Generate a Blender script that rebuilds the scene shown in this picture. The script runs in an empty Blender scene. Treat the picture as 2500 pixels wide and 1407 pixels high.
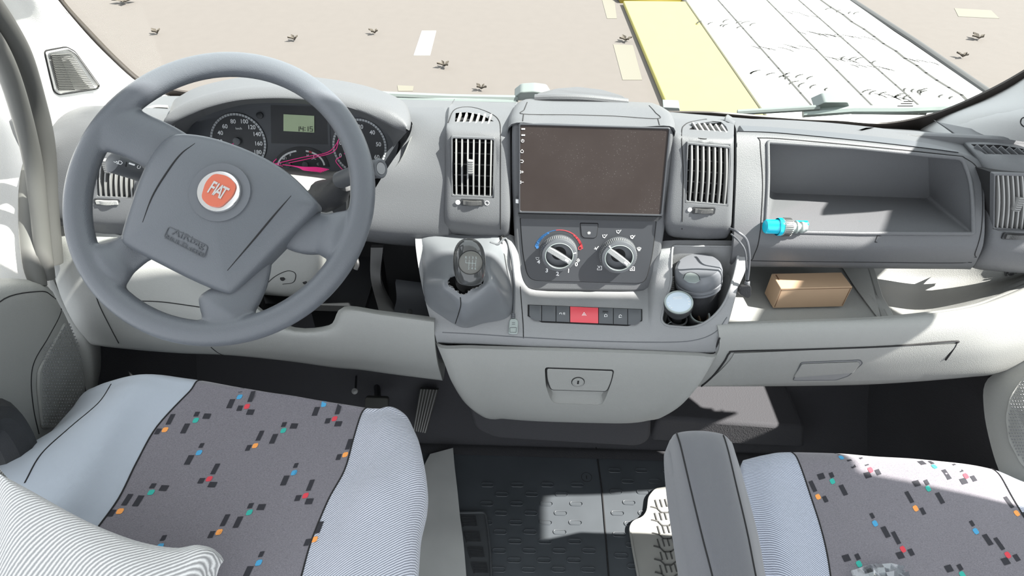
import bpy, bmesh, math, random
from mathutils import Vector as V, Matrix, noise
from mathutils.bvhtree import BVHTree
random.seed(7)
sc = bpy.context.scene
COL = sc.collection
rad = math.radians

# ------------------------------------------------------------------ camera
F = 1500.0
TH, RO = rad(40), rad(1.7)
CAM = V((-0.135, 0.0, 1.42))
fw = V((0, math.cos(TH), -math.sin(TH)))
r0 = V((1, 0, 0)); u0 = V((0, math.sin(TH), math.cos(TH)))
rt = r0 * math.cos(RO) + u0 * math.sin(RO)
up = u0 * math.cos(RO) - r0 * math.sin(RO)
cd = bpy.data.cameras.new('camera'); co = bpy.data.objects.new('camera', cd); COL.objects.link(co)
cd.sensor_width = 36.0; cd.lens = F / 2500.0 * 36.0; cd.clip_start = 0.01; cd.clip_end = 200
M = Matrix((rt, up, -fw)).transposed().to_4x4(); M.translation = CAM
co.matrix_world = M
sc.camera = co

# ------------------------------------------------------------------ light
w = bpy.data.worlds.new('sky'); sc.world = w; w.use_nodes = True
bg = w.node_tree.nodes['Background']
bg.inputs[0].default_value = (0.90, 0.95, 1.0, 1); bg.inputs[1].default_value = 1.15
sd = bpy.data.lights.new('sun', 'SUN'); so = bpy.data.objects.new('sun', sd); COL.objects.link(so)
sd.energy = 11.0; sd.angle = rad(0.8); sd.color = (1.0, 0.96, 0.90)
SAZ, SEL = rad(-12), rad(50)       # azimuth from +x towards +y, elevation
sdir = V((math.cos(SEL) * math.cos(SAZ), math.cos(SEL) * math.sin(SAZ), math.sin(SEL)))
so.rotation_euler = sdir.to_track_quat('Z', 'Y').to_euler()
sc.view_settings.view_transform = 'Standard'; sc.view_settings.look = 'None'
sc.view_settings.gamma = 1.0; sc.view_settings.use_curve_mapping = False
sc.view_settings.exposure = 0.85

# ------------------------------------------------------------------ points from the photo at a real depth
def ray(px, py): return fw * F + rt * (px - 1250.0) + up * (703.5 - py)
def P(px, py, y=None, z=None, x=None):
    d = ray(px, py)
    if y is not None: t = (y - CAM.y) / d.y
    elif z is not None: t = (z - CAM.z) / d.z
    else: t = (x - CAM.x) / d.x
    return CAM + d * t
def PS(*a): return [P(p[0], p[1], y=p[2]) for p in a]

class Plane:
    def __init__(s, p, n, xa=None):
        s.p = V(p); s.n = V(n).normalized()
        xa = V(xa) if xa else V((1, 0, 0))
        s.xa = (xa - s.n * xa.dot(s.n)).normalized(); s.ya = s.n.cross(s.xa)
    def hit(s, px, py, off=0.0):
        d = ray(px, py); q = s.p + s.n * off
        return CAM + d * ((q - CAM).dot(s.n) / d.dot(s.n))
    def hits(s, pts, off=0.0): return [s.hit(a[0], a[1], off) for a in pts]
    def at(s, u, v, off=0.0, o=None): return (o if o is not None else s.p) + s.xa * u + s.ya * v + s.n * off
def tilted(y, z, deg):
    t = rad(deg); return Plane((0, y, z), (0, -math.cos(t), math.sin(t)))

# ------------------------------------------------------------------ materials
def lin(c):
    return tuple(((v / 255) / 12.92 if v / 255 <= 0.04045 else ((v / 255 + 0.055) / 1.055) ** 2.4) for v in c) + (1,)
MATS = {}
def mat(name, c, rough=0.5, metal=0.0, grain=0, gs=900, spec=0.5, mottle=0.0, alpha=1.0, emit=0.0, coat=0.0, sheen=0.0, trans=0.0):
    m = bpy.data.materials.new(name); m.use_nodes = True; nt = m.node_tree; b = nt.nodes['Principled BSDF']
    col = lin(c) if max(c) > 1.0 else tuple(c) + (1,)
    b.inputs['Base Color'].default_value = col; b.inputs['Roughness'].default_value = rough
    b.inputs['Metallic'].default_value = metal; b.inputs['Specular IOR Level'].default_value = spec
    b.inputs['Coat Weight'].default_value = coat; b.inputs['Sheen Weight'].default_value = sheen
    b.inputs['Transmission Weight'].default_value = trans
    if alpha < 1: b.inputs['Alpha'].default_value = alpha
    if emit: b.inputs['Emission Color'].default_value = col; b.inputs['Emission Strength'].default_value = emit
    tc = nt.nodes.new('ShaderNodeTexCoord')
    if mottle:
        n = nt.nodes.new('ShaderNodeTexNoise'); n.inputs['Scale'].default_value = 9; n.inputs['Detail'].default_value = 8
        nt.links.new(tc.outputs['Object'], n.inputs['Vector'])
        mx = nt.nodes.new('ShaderNodeMix'); mx.data_type = 'RGBA'
        mx.inputs[6].default_value = tuple(v * (1 - mottle) for v in col[:3]) + (1,); mx.inputs[7].default_value = tuple(min(1, v * (1 + mottle)) for v in col[:3]) + (1,)
        nt.links.new(n.outputs['Fac'], mx.inputs[0]); nt.links.new(mx.outputs[2], b.inputs['Base Color'])
    if grain:
        v = nt.nodes.new('ShaderNodeTexVoronoi'); v.inputs['Scale'].default_value = gs
        nt.links.new(tc.outputs['Object'], v.inputs['Vector'])
        bp = nt.nodes.new('ShaderNodeBump'); bp.inputs['Strength'].default_value = grain; bp.inputs['Distance'].default_value = 0.0005
        nt.links.new(v.outputs['Distance'], bp.inputs['Height']); nt.links.new(bp.outputs[0], b.inputs['Normal'])
    MATS[name] = m; return m

def ribbed(name, ca, cb, scale, rot, strength=0.5, rough=0.9, coordn='Object'):
    m = mat(name, ca, rough, sheen=0.3); nt = m.node_tree; b = nt.nodes['Principled BSDF']
    tc = nt.nodes.new('ShaderNodeTexCoord'); mp = nt.nodes.new('ShaderNodeMapping'); mp.inputs['Rotation'].default_value = rot
    wv = nt.nodes.new('ShaderNodeTexWave'); wv.inputs['Scale'].default_value = scale; wv.inputs['Distortion'].default_value = 0.6
    wv.inputs['Detail'].default_value = 1; wv.inputs['Detail Scale'].default_value = 3
    nz = nt.nodes.new('ShaderNodeTexNoise'); nz.inputs['Scale'].default_value = 1500
    nt.links.new(tc.outputs[coordn], mp.inputs[0]); nt.links.new(mp.outputs[0], wv.inputs['Vector']); nt.links.new(tc.outputs['Object'], nz.inputs['Vector'])
    mx = nt.nodes.new('ShaderNodeMix'); mx.data_type = 'RGBA'; mx.inputs[6].default_value = lin(ca); mx.inputs[7].default_value = lin(cb)
    nt.links.new(wv.outputs['Fac'], mx.inputs[0]); nt.links.new(mx.outputs[2], b.inputs['Base Color'])
    ad = nt.nodes.new('ShaderNodeMath'); ad.operation = 'MULTIPLY_ADD'; ad.inputs[1].default_value = 0.4
    nt.links.new(nz.outputs['Fac'], ad.inputs[0]); nt.links.new(wv.outputs['Fac'], ad.inputs[2])
    bp = nt.nodes.new('ShaderNodeBump'); bp.inputs['Strength'].default_value = strength; bp.inputs['Distance'].default_value = 0.001
    nt.links.new(ad.outputs[0], bp.inputs['Height']); nt.links.new(bp.outputs[0], b.inputs['Normal'])
    return m

def felt(name, c, lo=0.75, hi=1.3):
    m = mat(name, c, 0.95, sheen=0.4); nt = m.node_tree; b = nt.nodes['Principled BSDF']; col = lin(c)
    tc = nt.nodes.new('ShaderNodeTexCoord'); mp = nt.nodes.new('ShaderNodeMapping'); mp.inputs['Scale'].default_value = (500, 1400, 900)
    n = nt.nodes.new('ShaderNodeTexNoise'); n.inputs['Scale'].default_value = 1.0; n.inputs['Detail'].default_value = 3
    nt.links.new(tc.outputs['Object'], mp.inputs[0]); nt.links.new(mp.outputs[0], n.inputs['Vector'])
    rp = nt.nodes.new('ShaderNodeMapRange'); rp.inputs[1].default_value = 0.3; rp.inputs[2].default_value = 0.7; rp.inputs[3].default_value = lo; rp.inputs[4].default_value = hi
    nt.links.new(n.outputs['Fac'], rp.inputs[0])
    vm = nt.nodes.new('ShaderNodeVectorMath'); vm.operation = 'SCALE'; vm.inputs[0].default_value = col[:3]
    nt.links.new(rp.outputs[0], vm.inputs['Scale']); nt.links.new(vm.outputs[0], b.inputs['Base Color'])
    return m

dark = mat('charcoal dash plastic', (0.100, 0.103, 0.109), 0.5, grain=0.4, gs=1000, spec=0.4)
wheelm = mat('charcoal wheel foam', (0.088, 0.096, 0.108), 0.34, grain=0.35, gs=900)
lite = mat('light grey plastic', (0.26, 0.265, 0.255), 0.55, grain=0.5, gs=800, spec=0.4)
sand = mat('textured grey console plastic', (0.22, 0.225, 0.23), 0.5, grain=0.5, gs=900, spec=0.4)
pale = mat('pale pillar plastic', (0.80, 0.79, 0.77), 0.6, grain=0.3)
black = mat('black plastic', (0.02, 0.021, 0.023), 0.5, grain=0.4)
blk2 = mat('satin black panel', (0.035, 0.037, 0.042), 0.4)
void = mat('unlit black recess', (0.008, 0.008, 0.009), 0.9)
seam = mat('dark seam gap', (0.012, 0.012, 0.013), 0.9)
rubber = mat('grey weatherstrip rubber', (0.07, 0.07, 0.067), 0.6)
rubber2 = mat('pale weatherstrip rubber', (0.10, 0.10, 0.094), 0.6)
ceramic = mat('black glass edge', (0.05, 0.042, 0.038), 0.35)
white = mat('white print', (0.8, 0.8, 0.8), 0.5)
slatm = mat('vent slat plastic', (0.26, 0.26, 0.255), 0.45)
chrome = mat('polished chrome', (0.62, 0.62, 0.62), 0.18, metal=1)
redm = mat('badge red enamel', (0.48, 0.10, 0.05), 0.3, coat=0.5)
hazr = mat('translucent red button', (0.62, 0.07, 0.09), 0.35)
btn = mat('button grey', (0.075, 0.08, 0.088), 0.45)
leather = mat('soft grey vinyl boot', (0.14, 0.148, 0.158), 0.27, mottle=0.15)
gloss = mat('glossy black knob', (0.05, 0.052, 0.052), 0.12, coat=0.6)
kbase = mat('knob collar', (0.06, 0.06, 0.06), 0.35)
lcd = mat('lcd green', (0.42, 0.52, 0.33), 0.4)
lcdk = mat('lcd digits', (0.03, 0.04, 0.03), 0.5)
pink = mat('pink lines', (0.85, 0.03, 0.28), 0.5)
card = mat('brown cardboard', (0.36, 0.25, 0.16), 0.85, mottle=0.12)
cardk = mat('cardboard cut edge', (0.12, 0.06, 0.03), 0.9)
cyan = mat('cyan plastic', (0.0, 0.45, 0.62), 0.25, coat=0.4)
silver = mat('grey plastic fitting', (0.3, 0.31, 0.33), 0.4)
blue = mat('blue print', (0.03, 0.13, 0.32), 0.5); redp = mat('red print', (0.5, 0.05, 0.06), 0.5)
carpet = mat('black footwell lining', (0.045, 0.045, 0.05), 0.95, grain=1, gs=300)
floorm = mat('dark vinyl floor', (0.058, 0.066, 0.074), 0.42, mottle=0.3)
pedalr = mat('pedal rubber', (0.06, 0.06, 0.055), 0.7)
matr = mat('dusty rubber mat', (0.30, 0.30, 0.28), 0.75, mottle=0.25)
paper = mat('pale dusty sheet', (0.42, 0.43, 0.42), 0.85, mottle=0.18)
clothg = ribbed('pale blue grey twill', (170, 178, 188), (152, 160, 170), 330, (0, 0, 0.5), 0.25)
clothr = ribbed('ribbed grey twill', (206, 209, 219), (112, 116, 128), 105, (0, 0, 0.95), 0.6)
clothr2 = ribbed('ribbed grey twill mirrored', (200, 206, 220), (104, 110, 126), 105, (0, 0, -0.95), 0.6)
clothk = ribbed('ribbed light knit', (212, 212, 210), (132, 132, 132), 95, (0, 0, 1.15), 0.9)
feltm = felt('dark grey seat felt', (106, 103, 109))
armm = ribbed('charcoal twill', (98, 99, 103), (80, 81, 86), 420, (0, 0, 0.6), 0.2)
mblk = mat('woven black', (0.022, 0.022, 0.028), 0.9)
mcol = dict(b=mat('woven blue', (0.06, 0.30, 0.52), 0.9), t=mat('woven teal', (0.03, 0.36, 0.30), 0.9), r=mat('woven red', (0.58, 0.05, 0.07), 0.9), o=mat('woven orange', (0.80, 0.32, 0.08), 0.9))
ground = mat('sunlit tarmac', (0.105, 0.092, 0.084), 0.9, mottle=0.06)
yellow = mat('yellow road paint', (0.34, 0.30, 0.085), 0.7, mottle=0.05)
yellow_shaded = mat('shaded yellow paint', (0.16, 0.12, 0.005), 0.7, mottle=0.1)  # darker copy of the yellow, the hollow's shading put into the colour
plate = mat('white painted plate', (0.45, 0.45, 0.44), 0.5, mottle=0.03)
scuff = mat('worn tread mark', (0.04, 0.04, 0.036), 0.8)
strip = mat('outdoor black rubber', (0.05, 0.05, 0.05), 0.6)
leafm = mat('dry leaf', (0.085, 0.072, 0.058), 0.9)
wiperm = mat('grey wiper metal', (0.15, 0.17, 0.165), 0.4)
silv = mat('silver wiper blade', (0.30, 0.34, 0.33), 0.35, metal=0.3)
grey3 = mat('mid grey wall plastic', (0.40, 0.40, 0.40), 0.6, grain=0.3)
glassface = mat('bright gauge face', (0.50, 0.58, 0.66), 0.25)
brown = mat('brown socket lining', (0.08, 0.055, 0.035), 0.6, metal=0.3)

def glassmat(name, tint, gl=1.0, base=0.0):
    m = bpy.data.materials.new(name); m.use_nodes = True; nt = m.node_tree; nt.nodes.clear()
    o = nt.nodes.new('ShaderNodeOutputMaterial'); t = nt.nodes.new('ShaderNodeBsdfTransparent'); g = nt.nodes.new('ShaderNodeBsdfGlossy')
    t.inputs[0].default_value = tint; g.inputs['Roughness'].default_value = 0.02
    fr = nt.nodes.new('ShaderNodeLayerWeight'); fr.inputs[0].default_value = 0.5; pw = nt.nodes.new('ShaderNodeMath'); pw.operation = 'POWER'; pw.inputs[1].default_value = 4; nt.links.new(fr.outputs['Facing'], pw.inputs[0])
    mu = nt.nodes.new('ShaderNodeMath'); mu.operation = 'MULTIPLY_ADD'; mu.inputs[1].default_value = gl; mu.inputs[2].default_value = base
    mx = nt.nodes.new('ShaderNodeMixShader'); nt.links.new(pw.outputs[0], mu.inputs[0]); nt.links.new(mu.outputs[0], mx.inputs[0])
    nt.links.new(t.outputs[0], mx.inputs[1]); nt.links.new(g.outputs[0], mx.inputs[2]); nt.links.new(mx.outputs[0], o.inputs[0]); return m
glass = glassmat('windscreen glass', (0.97, 0.99, 0.98, 1), 0.10)
lens = glassmat('clear cluster lens', (0.97, 0.97, 0.97, 1), 0.6)
poly = glassmat('crumpled clear film', (0.9, 0.93, 0.94, 1), 1.2, 0.12)

def scratched():
    m = mat('dusty dark screen', (0.012, 0.009, 0.008), 0.22, spec=0.1); nt = m.node_tree; b = nt.nodes['Principled BSDF']
    tc = nt.nodes.new('ShaderNodeTexCoord')
    v = nt.nodes.new('ShaderNodeTexVoronoi'); v.inputs['Scale'].default_value = 260; nt.links.new(tc.outputs['Object'], v.inputs['Vector'])
    n = nt.nodes.new('ShaderNodeTexNoise'); n.inputs['Scale'].default_value = 9; n.inputs['Detail'].default_value = 6; nt.links.new(tc.outputs['Object'], n.inputs['Vector'])
    lt = nt.nodes.new('ShaderNodeMapRange'); lt.inputs[1].default_value = 0.20; lt.inputs[2].default_value = 0.06; nt.links.new(v.outputs['Distance'], lt.inputs[0])
    wn = nt.nodes.new('ShaderNodeMapRange'); wn.inputs[1].default_value = 0.45; wn.inputs[2].default_value = 0.75; nt.links.new(n.outputs['Fac'], wn.inputs[0])
    mu = nt.nodes.new('ShaderNodeMath'); mu.operation = 'MULTIPLY'; nt.links.new(lt.outputs[0], mu.inputs[0]); nt.links.new(wn.outputs[0], mu.inputs[1])
    ad = nt.nodes.new('ShaderNodeMath'); ad.operation = 'MULTIPLY_ADD'; ad.inputs[1].default_value = 0.5; nt.links.new(mu.outputs[0], ad.inputs[0])
    ml = nt.nodes.new('ShaderNodeMath'); ml.operation = 'MULTIPLY'; ml.inputs[1].default_value = 0.08; nt.links.new(n.outputs['Fac'], ml.inputs[0]); nt.links.new(ml.outputs[0], ad.inputs[2])
    mx = nt.nodes.new('ShaderNodeMix'); mx.data_type = 'RGBA'; mx.inputs[6].default_value = (0.022, 0.015, 0.013, 1); mx.inputs[7].default_value = (0.38, 0.36, 0.35, 1)
    nt.links.new(ad.outputs[0], mx.inputs[0]); nt.links.new(mx.outputs[2], b.inputs['Base Color']); return m
screenm = scratched()

# ------------------------------------------------------------------ mesh building
def cr(a, b, c, d, t):
    return 0.5 * ((2 * b) + (c - a) * t + (2 * a - 5 * b + 4 * c - d) * t * t + (3 * b - a - 3 * c + d) * t ** 3)
def spl(pts, n=6, closed=False):
    k = len(pts); out = []
    if k < 3 and not closed:
        return [pts[0].lerp(pts[-1], i / n) for i in range(n + 1)]
    for i in range(k if closed else k - 1):
        g = (lambda j: pts[j % k]) if closed else (lambda j: pts[max(0, min(k - 1, j))])
        a, b, c, d = g(i - 1), g(i), g(i + 1), g(i + 2)
        if not closed:
            if i == 0: a = b * 2 - c
            if i == k - 2: d = c * 2 - b
        for s in range(n): out.append(cr(a, b, c, d, s / n))
    if not closed: out.append(pts[-1].copy())
    return out
def dense(rows, nu=5, nv=5):
    a = [spl(r, nu) for r in rows]
    cols = [spl([a[i][j] for i in range(len(a))], nv) for j in range(len(a[0]))]
    return [[cols[j][i] for j in range(len(cols))] for i in range(len(cols[0]))]
def rnd(pts, r, n=5):
    """round the corners of a 3-D polygon; r a number or a list"""
    out = []; k = len(pts)
    for i in range(k):
        ri = r[i] if isinstance(r, (list, tuple)) else r
        p = pts[i]; a = pts[i - 1] - p; b = pts[(i + 1) % k] - p
        ra = min(ri, a.length * 0.49); rb = min(ri, b.length * 0.49)
        A = p + a.normalized() * ra; B = p + b.normalized() * rb
        for s in range(n + 1):
            t = s / n; out.append(A * (1 - t) ** 2 + p * 2 * t * (1 - t) + B * t * t)
    return out

class MB:
    def __init__(s): s.v = []; s.f = []; s.m = []; s.mats = []
    def mi(s, m):
        if m not in s.mats: s.mats.append(m)
        return s.mats.index(m)
    def add(s, vs, fs, m):
        o = len(s.v); s.v += [V(a) for a in vs]; k = s.mi(m)
        for f in fs: s.f.append([o + i for i in f]); s.m.append(k)
        return s
    def grid(s, g, m, wrap=False):
        R, Cn = len(g), len(g[0]); vs = [p for r in g for p in r]; fs = []
        for i in range(R - 1):
            for j in range(Cn if wrap else Cn - 1):
                j2 = (j + 1) % Cn; fs.append([i * Cn + j, i * Cn + j2, (i + 1) * Cn + j2, (i + 1) * Cn + j])
        return s.add(vs, fs, m)
    def shell(s, g, off, m):
        """closed sheet: grid g plus the same moved by off (vector, or number along the normals)"""
        R, Cn = len(g), len(g[0])
        if isinstance(off, (int, float)):
            h = []
            for i in range(R):
                row = []
                for j in range(Cn):
                    a = g[min(R - 1, i + 1)][j] - g[max(0, i - 1)][j]; b = g[i][min(Cn - 1, j + 1)] - g[i][max(0, j - 1)]
                    n = b.cross(a)
                    if n.length < 1e-12: n = V((0, -0.7, 0.7))
                    n.normalize()
                    row.append(g[i][j] + n * off)
                h.append(row)
        else: h = [[p + off for p in r] for r in g]
        vs = [p for r in g for p in r] + [p for r in h for p in r]; N = R * Cn; fs = []
        for i in range(R - 1):
            for j in range(Cn - 1):
                a, b, c, d = i * Cn + j, i * Cn + j + 1, (i + 1) * Cn + j + 1, (i + 1) * Cn + j
                fs.append([a, b, c, d]); fs.append([N + d, N + c, N + b, N + a])
        rim = [j for j in range(Cn)] + [i * Cn + Cn - 1 for i in range(1, R)] + [(R - 1) * Cn + j for j in range(Cn - 2, -1, -1)] + [i * Cn for i in range(R - 2, 0, -1)]
        for q in range(len(rim)):
            a, b = rim[q], rim[(q + 1) % len(rim)]; fs.append([b, a, N + a, N + b])
        return s.add(vs, fs, m)
    def holed(s, g, off, m, loops):
        """closed sheet like shell() with the closed 3-D loops cut out of it"""
        from mathutils.geometry import delaunay_2d_cdt
        R, Cn = len(g), len(g[0]); vs = [p for r in g for p in r]
        tr = BVHTree.FromPolygons(vs, [[i * Cn + j, i * Cn + j + 1, (i + 1) * Cn + j + 1, (i + 1) * Cn + j] for i in range(R - 1) for j in range(Cn - 1)])
        uv = [V((j, i)) for i in range(R) for j in range(Cn)]; P3 = list(vs); edges = []; polys = []
        for lp in loops:
            pl_, st = [], len(uv)
            for p in lp:
                h = tr.find_nearest(p); i, j = divmod(h[2], Cn - 1); a, b, c, d = g[i][j], g[i][j + 1], g[i + 1][j + 1], g[i + 1][j]; u_ = v_ = .5
                for _ in range(6):
                    q = a * (1 - u_) * (1 - v_) + b * u_ * (1 - v_) + c * u_ * v_ + d * (1 - u_) * v_; r = h[0] - q
                    du = (b - a) * (1 - v_) + (c - d) * v_; dv = (d - a) * (1 - u_) + (c - b) * u_
                    A, B, D = du.dot(du), du.dot(dv), dv.dot(dv); e, f_ = du.dot(r), dv.dot(r); det = A * D - B * B
                    if abs(det) < 1e-18: break
                    u_ += (e * D - f_ * B) / det; v_ += (A * f_ - B * e) / det
                q = V((j + min(1, max(0, u_)), i + min(1, max(0, v_))))
                if pl_ and (q - pl_[-1]).length < 1e-3: continue
                pl_.append(q); uv.append(q); P3.append(h[0])
            n = len(uv) - st; edges += [(st + k, st + (k + 1) % n) for k in range(n)]; polys.append(pl_)
        def inside(x, y, pl_):
            r = False; k = len(pl_) - 1
            for q in range(len(pl_)):
                a, b = pl_[q], pl_[k]
                if (a.y > y) != (b.y > y) and x < (b.x - a.x) * (y - a.y) / (b.y - a.y) + a.x: r = not r
                k = q
            return r
        o2, e2, f2, ov, oe, of_ = delaunay_2d_cdt(uv, edges, [], 0, 1e-5)
        pts = []
        for k, src in enumerate(ov):
            if src: pts.append(P3[max(src)])
            else:
                x, y = o2[k]; j, i = min(Cn - 2, int(x)), min(R - 2, int(y)); u_, v_ = x - j, y - i
                pts.append(g[i][j] * (1 - u_) * (1 - v_) + g[i][j + 1] * u_ * (1 - v_) + g[i + 1][j + 1] * u_ * v_ + g[i + 1][j] * (1 - u_) * v_)
        keep = []
        for f_ in f2:
            x = sum(o2[k].x for k in f_) / len(f_); y = sum(o2[k].y for k in f_) / len(f_)
            if not any(inside(x, y, pl_) for pl_ in polys): keep.append(list(f_))
        N = len(pts); fs = list(keep) + [[N + k for k in f_[::-1]] for f_ in keep]; cnt = {}
        for f_ in keep:
            for q in range(len(f_)):
                e = (f_[q], f_[(q + 1) % len(f_)]); cnt[e] = 1
        for (a, b) in cnt:
            if (b, a) not in cnt: fs.append([b, a, N + a, N + b])
        return s.add(pts + [p + off for p in pts], fs, m)
    def prism(s, loop, d, m, back=True):
        n = len(loop); vs = list(loop) + [p + d for p in loop]
        fs = [list(range(n))] + ([list(range(2 * n - 1, n - 1, -1))] if back else [])
        for i in range(n): j = (i + 1) % n; fs.append([i, n + i, n + j, j])
        return s.add(vs, fs, m)
    def poly(s, loop, m): return s.add(loop, [list(range(len(loop)))], m)
    def ring(s, a, b, d, m):
        n = len(a); vs = list(a) + list(b) + [p + d for p in a] + [p + d for p in b]; fs = []
        for i in range(n):
            j = (i + 1) % n
            fs += [[i, j, n + j, n + i], [2 * n + j, 2 * n + i, 3 * n + i, 3 * n + j], [i, 2 * n + i, 2 * n + j, j], [n + j, 3 * n + j, 3 * n + i, n + i]]
        return s.add(vs, fs, m)
    def box(s, a, b, m):
        x0, y0, z0 = a; x1, y1, z1 = b
        return s.prism([V((x0, y0, z0)), V((x1, y0, z0)), V((x1, y0, z1)), V((x0, y0, z1))], V((0, y1 - y0, 0)), m)
    def obox(s, c, ax, ay, az, m):
        """box by centre and three half vectors"""
        return s.prism([c - ax - ay + az, c + ax - ay + az, c + ax + ay + az, c - ax + ay + az], az * -2, m)
    def tube(s, path, r, m, n=10, cap=True, flat=None, closed=False):
        """r number or list; flat=(vector, ratio) squashes the section along a vector"""
        k = len(path); rings = []; prev = None
        for i, p in enumerate(path):
            if closed: t = path[(i + 1) % k] - path[i - 1]
            else: t = path[min(k - 1, i + 1)] - path[max(0, i - 1)]
            t.normalize()
            if prev is None:
                a = V((0, 0, 1)) if abs(t.z) < 0.9 else V((1, 0, 0)); nrm = t.cross(a).normalized()
            else: nrm = (prev - t * prev.dot(t)).normalized()
            prev = nrm; bn = t.cross(nrm); ri = r[i] if isinstance(r, (list, tuple)) else r; row = []
            for q in range(n):
                an = 2 * math.pi * q / n; o = nrm * math.cos(an) * ri + bn * math.sin(an) * ri
                if flat: fv, fr = flat; o = o - fv * (o.dot(fv)) * (1 - fr)
                row.append(p + o)
            rings.append(row)
        if closed: rings.append(rings[0])
        s.grid(rings, m, wrap=True)
        if cap and not closed:
            s.poly(rings[0][::-1], m); s.poly(rings[-1], m)
        return s
    def lathe(s, prof, o, ax, m, n=32, xa=None, sq=None):
        """prof [(r,h)] from o along ax"""
        ax = V(ax).normalized(); a = (V((0, 0, 1)) if abs(ax.z) < 0.95 else V((1, 0, 0))); x = ax.cross(a).normalized(); y = ax.cross(x); rows = []
        for r, h in prof:
            rows.append([o + ax * h + (x * math.cos(2 * math.pi * q / n) + y * math.sin(2 * math.pi * q / n)) * max(r, 1e-5) * (1 if not sq else sq(q)) for q in range(n)])
        s.grid(rows, m, wrap=True)
        return s
    def text(s, body, o, xa, ya, size, m, ext=0.0002, align='CENTER', shear=0, space=1.0, bold=0.0, sx=1.0):
        c = bpy.data.curves.new('t', 'FONT'); c.body = body; c.size = size; c.extrude = ext; c.align_x = align; c.align_y = 'CENTER'
        c.shear = shear; c.space_character = space; c.offset = bold; c.resolution_u = 3
        ob = bpy.data.objects.new('t', c); COL.objects.link(ob)
        me = bpy.data.meshes.new_from_object(ob); n = xa.cross(ya).normalized()
        s.add([o + xa * v.co.x * sx + ya * v.co.y + n * v.co.z for v in me.vertices], [list(p.vertices) for p in me.polygons], m)
        bpy.data.objects.remove(ob); bpy.data.curves.remove(c); bpy.data.meshes.remove(me); return s
    def line(s, pts, wd, m, n=None, h=0.0003):
        """flat raised stroke on a plane of normal n"""
        for a, b in zip(pts[:-1], pts[1:]):
            t = (b - a)
            if t.length < 1e-7: continue
            t.normalize(); sd_ = t.cross(n).normalized() * wd / 2; e = t * wd * 0.3
            s.prism([a - e - sd_ + n * h, b + e - sd_ + n * h, b + e + sd_ + n * h, a - e + sd_ + n * h], n * -h * 1.5, m)
        return s
    def build(s, name, parent=None, bevel=0, seg=2, smooth=35, label=None, mods=None, recalc=True):
        me = bpy.data.meshes.new(name); o = bpy.data.objects.new(name, me); COL.objects.link(o)
        if parent is not None:
            base = wloc(parent); o.parent = parent
        else:
            xs = [v.x for v in s.v]; ys = [v.y for v in s.v]; zs = [v.z for v in s.v]
            base = V(((min(xs) + max(xs)) / 2, (min(ys) + max(ys)) / 2, min(zs))); o.location = base
        me.from_pydata([tuple(v - base) for v in s.v], [], s.f)
        for m in s.mats: me.materials.append(m)
        for i, p in enumerate(me.polygons): p.material_index = s.m[i]
        me.validate()
        if recalc:
            b = bmesh.new(); b.from_mesh(me); bmesh.ops.remove_doubles(b, verts=b.verts, dist=1e-6); bmesh.ops.recalc_face_normals(b, faces=b.faces); b.to_mesh(me); b.free()
        if bevel:
            md = o.modifiers.new('bevel', 'BEVEL'); md.width = bevel; md.segments = seg; md.limit_method = 'ANGLE'; md.angle_limit = rad(40)
        for p in me.polygons: p.use_smooth = True
        me.set_sharp_from_angle(angle=rad(smooth))
        if label: o['label'] = label
        o['_b'] = list(base); return o

def wloc(o):
    return V(o['_b']) if '_b' in o else o.location.copy()
def thing(name, label, cat, loc, group=None, kind=None):
    o = bpy.data.objects.new(name, None); COL.objects.link(o); o.location = loc; o.empty_display_size = 0.02
    o['_b'] = list(loc); tag(o, label, cat, group, kind); return o
def tag(o, label=None, cat=None, group=None, kind=None):
    if label: o['label'] = label
    if cat: o['category'] = cat
    if group: o['group'] = group
    if kind: o['kind'] = kind
    return o
def bake(o, smooth=35):
    """turn the modifiers into real mesh"""
    dg = bpy.context.evaluated_depsgraph_get(); dg.update()
    me = bpy.data.meshes.new_from_object(o.evaluated_get(dg), preserve_all_data_layers=True, depsgraph=dg)
    o.modifiers.clear(); old = o.data; o.data = me; me.name = o.name
    for p in me.polygons: p.use_smooth = True
    me.set_sharp_from_angle(angle=rad(smooth)); return o
def cut(o, cutters, smooth=35, inner=None):
    for c in cutters:
        co_ = c.build('cutter')
        md = o.modifiers.new('b', 'BOOLEAN'); md.operation = 'DIFFERENCE'; md.object = co_; md.solver = 'EXACT'
        if inner: md.material_mode = 'INDEX'
        bake(o, smooth); bpy.data.objects.remove(co_)
    return o
# ------------------------------------------------------------------ helpers tied to surfaces
def bvh(g):
    vs = [p for r in g for p in r]; C_ = len(g[0]); fs = []
    for i in range(len(g) - 1):
        for j in range(C_ - 1): fs.append([i * C_ + j, i * C_ + j + 1, (i + 1) * C_ + j + 1, (i + 1) * C_ + j])
    return BVHTree.FromPolygons(vs, fs)
def on(b, px, py, off=0.0, fall=None):
    d = ray(px, py).normalized(); h = b.ray_cast(CAM, d)
    if h[0] is None:
        h = b.find_nearest(CAM + d * (fall or 1.0))
    n = h[1]
    if n.dot(d) > 0: n = -n
    return h[0] + n * off
def seamline(b, pts, r, m, name='seam', parent=None, n=6, off=0.0, closed=False):
    q = [V((p[0], p[1], 0)) for p in pts]; q = spl(q, n, closed)
    mb = MB().tube([on(b, p.x, p.y, off) for p in q], r, m, 6, closed=closed)
    return mb.build(name, parent)
def loop2(b, pts, r, off=0.0, n=5):
    return [on(b, p.x, p.y, off) for p in rnd([V((a[0], a[1], 0)) for a in pts], r, n)]
def rows(*rr): return [[P(p[0], p[1], y=p[2]) for p in r] for r in rr]
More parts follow.
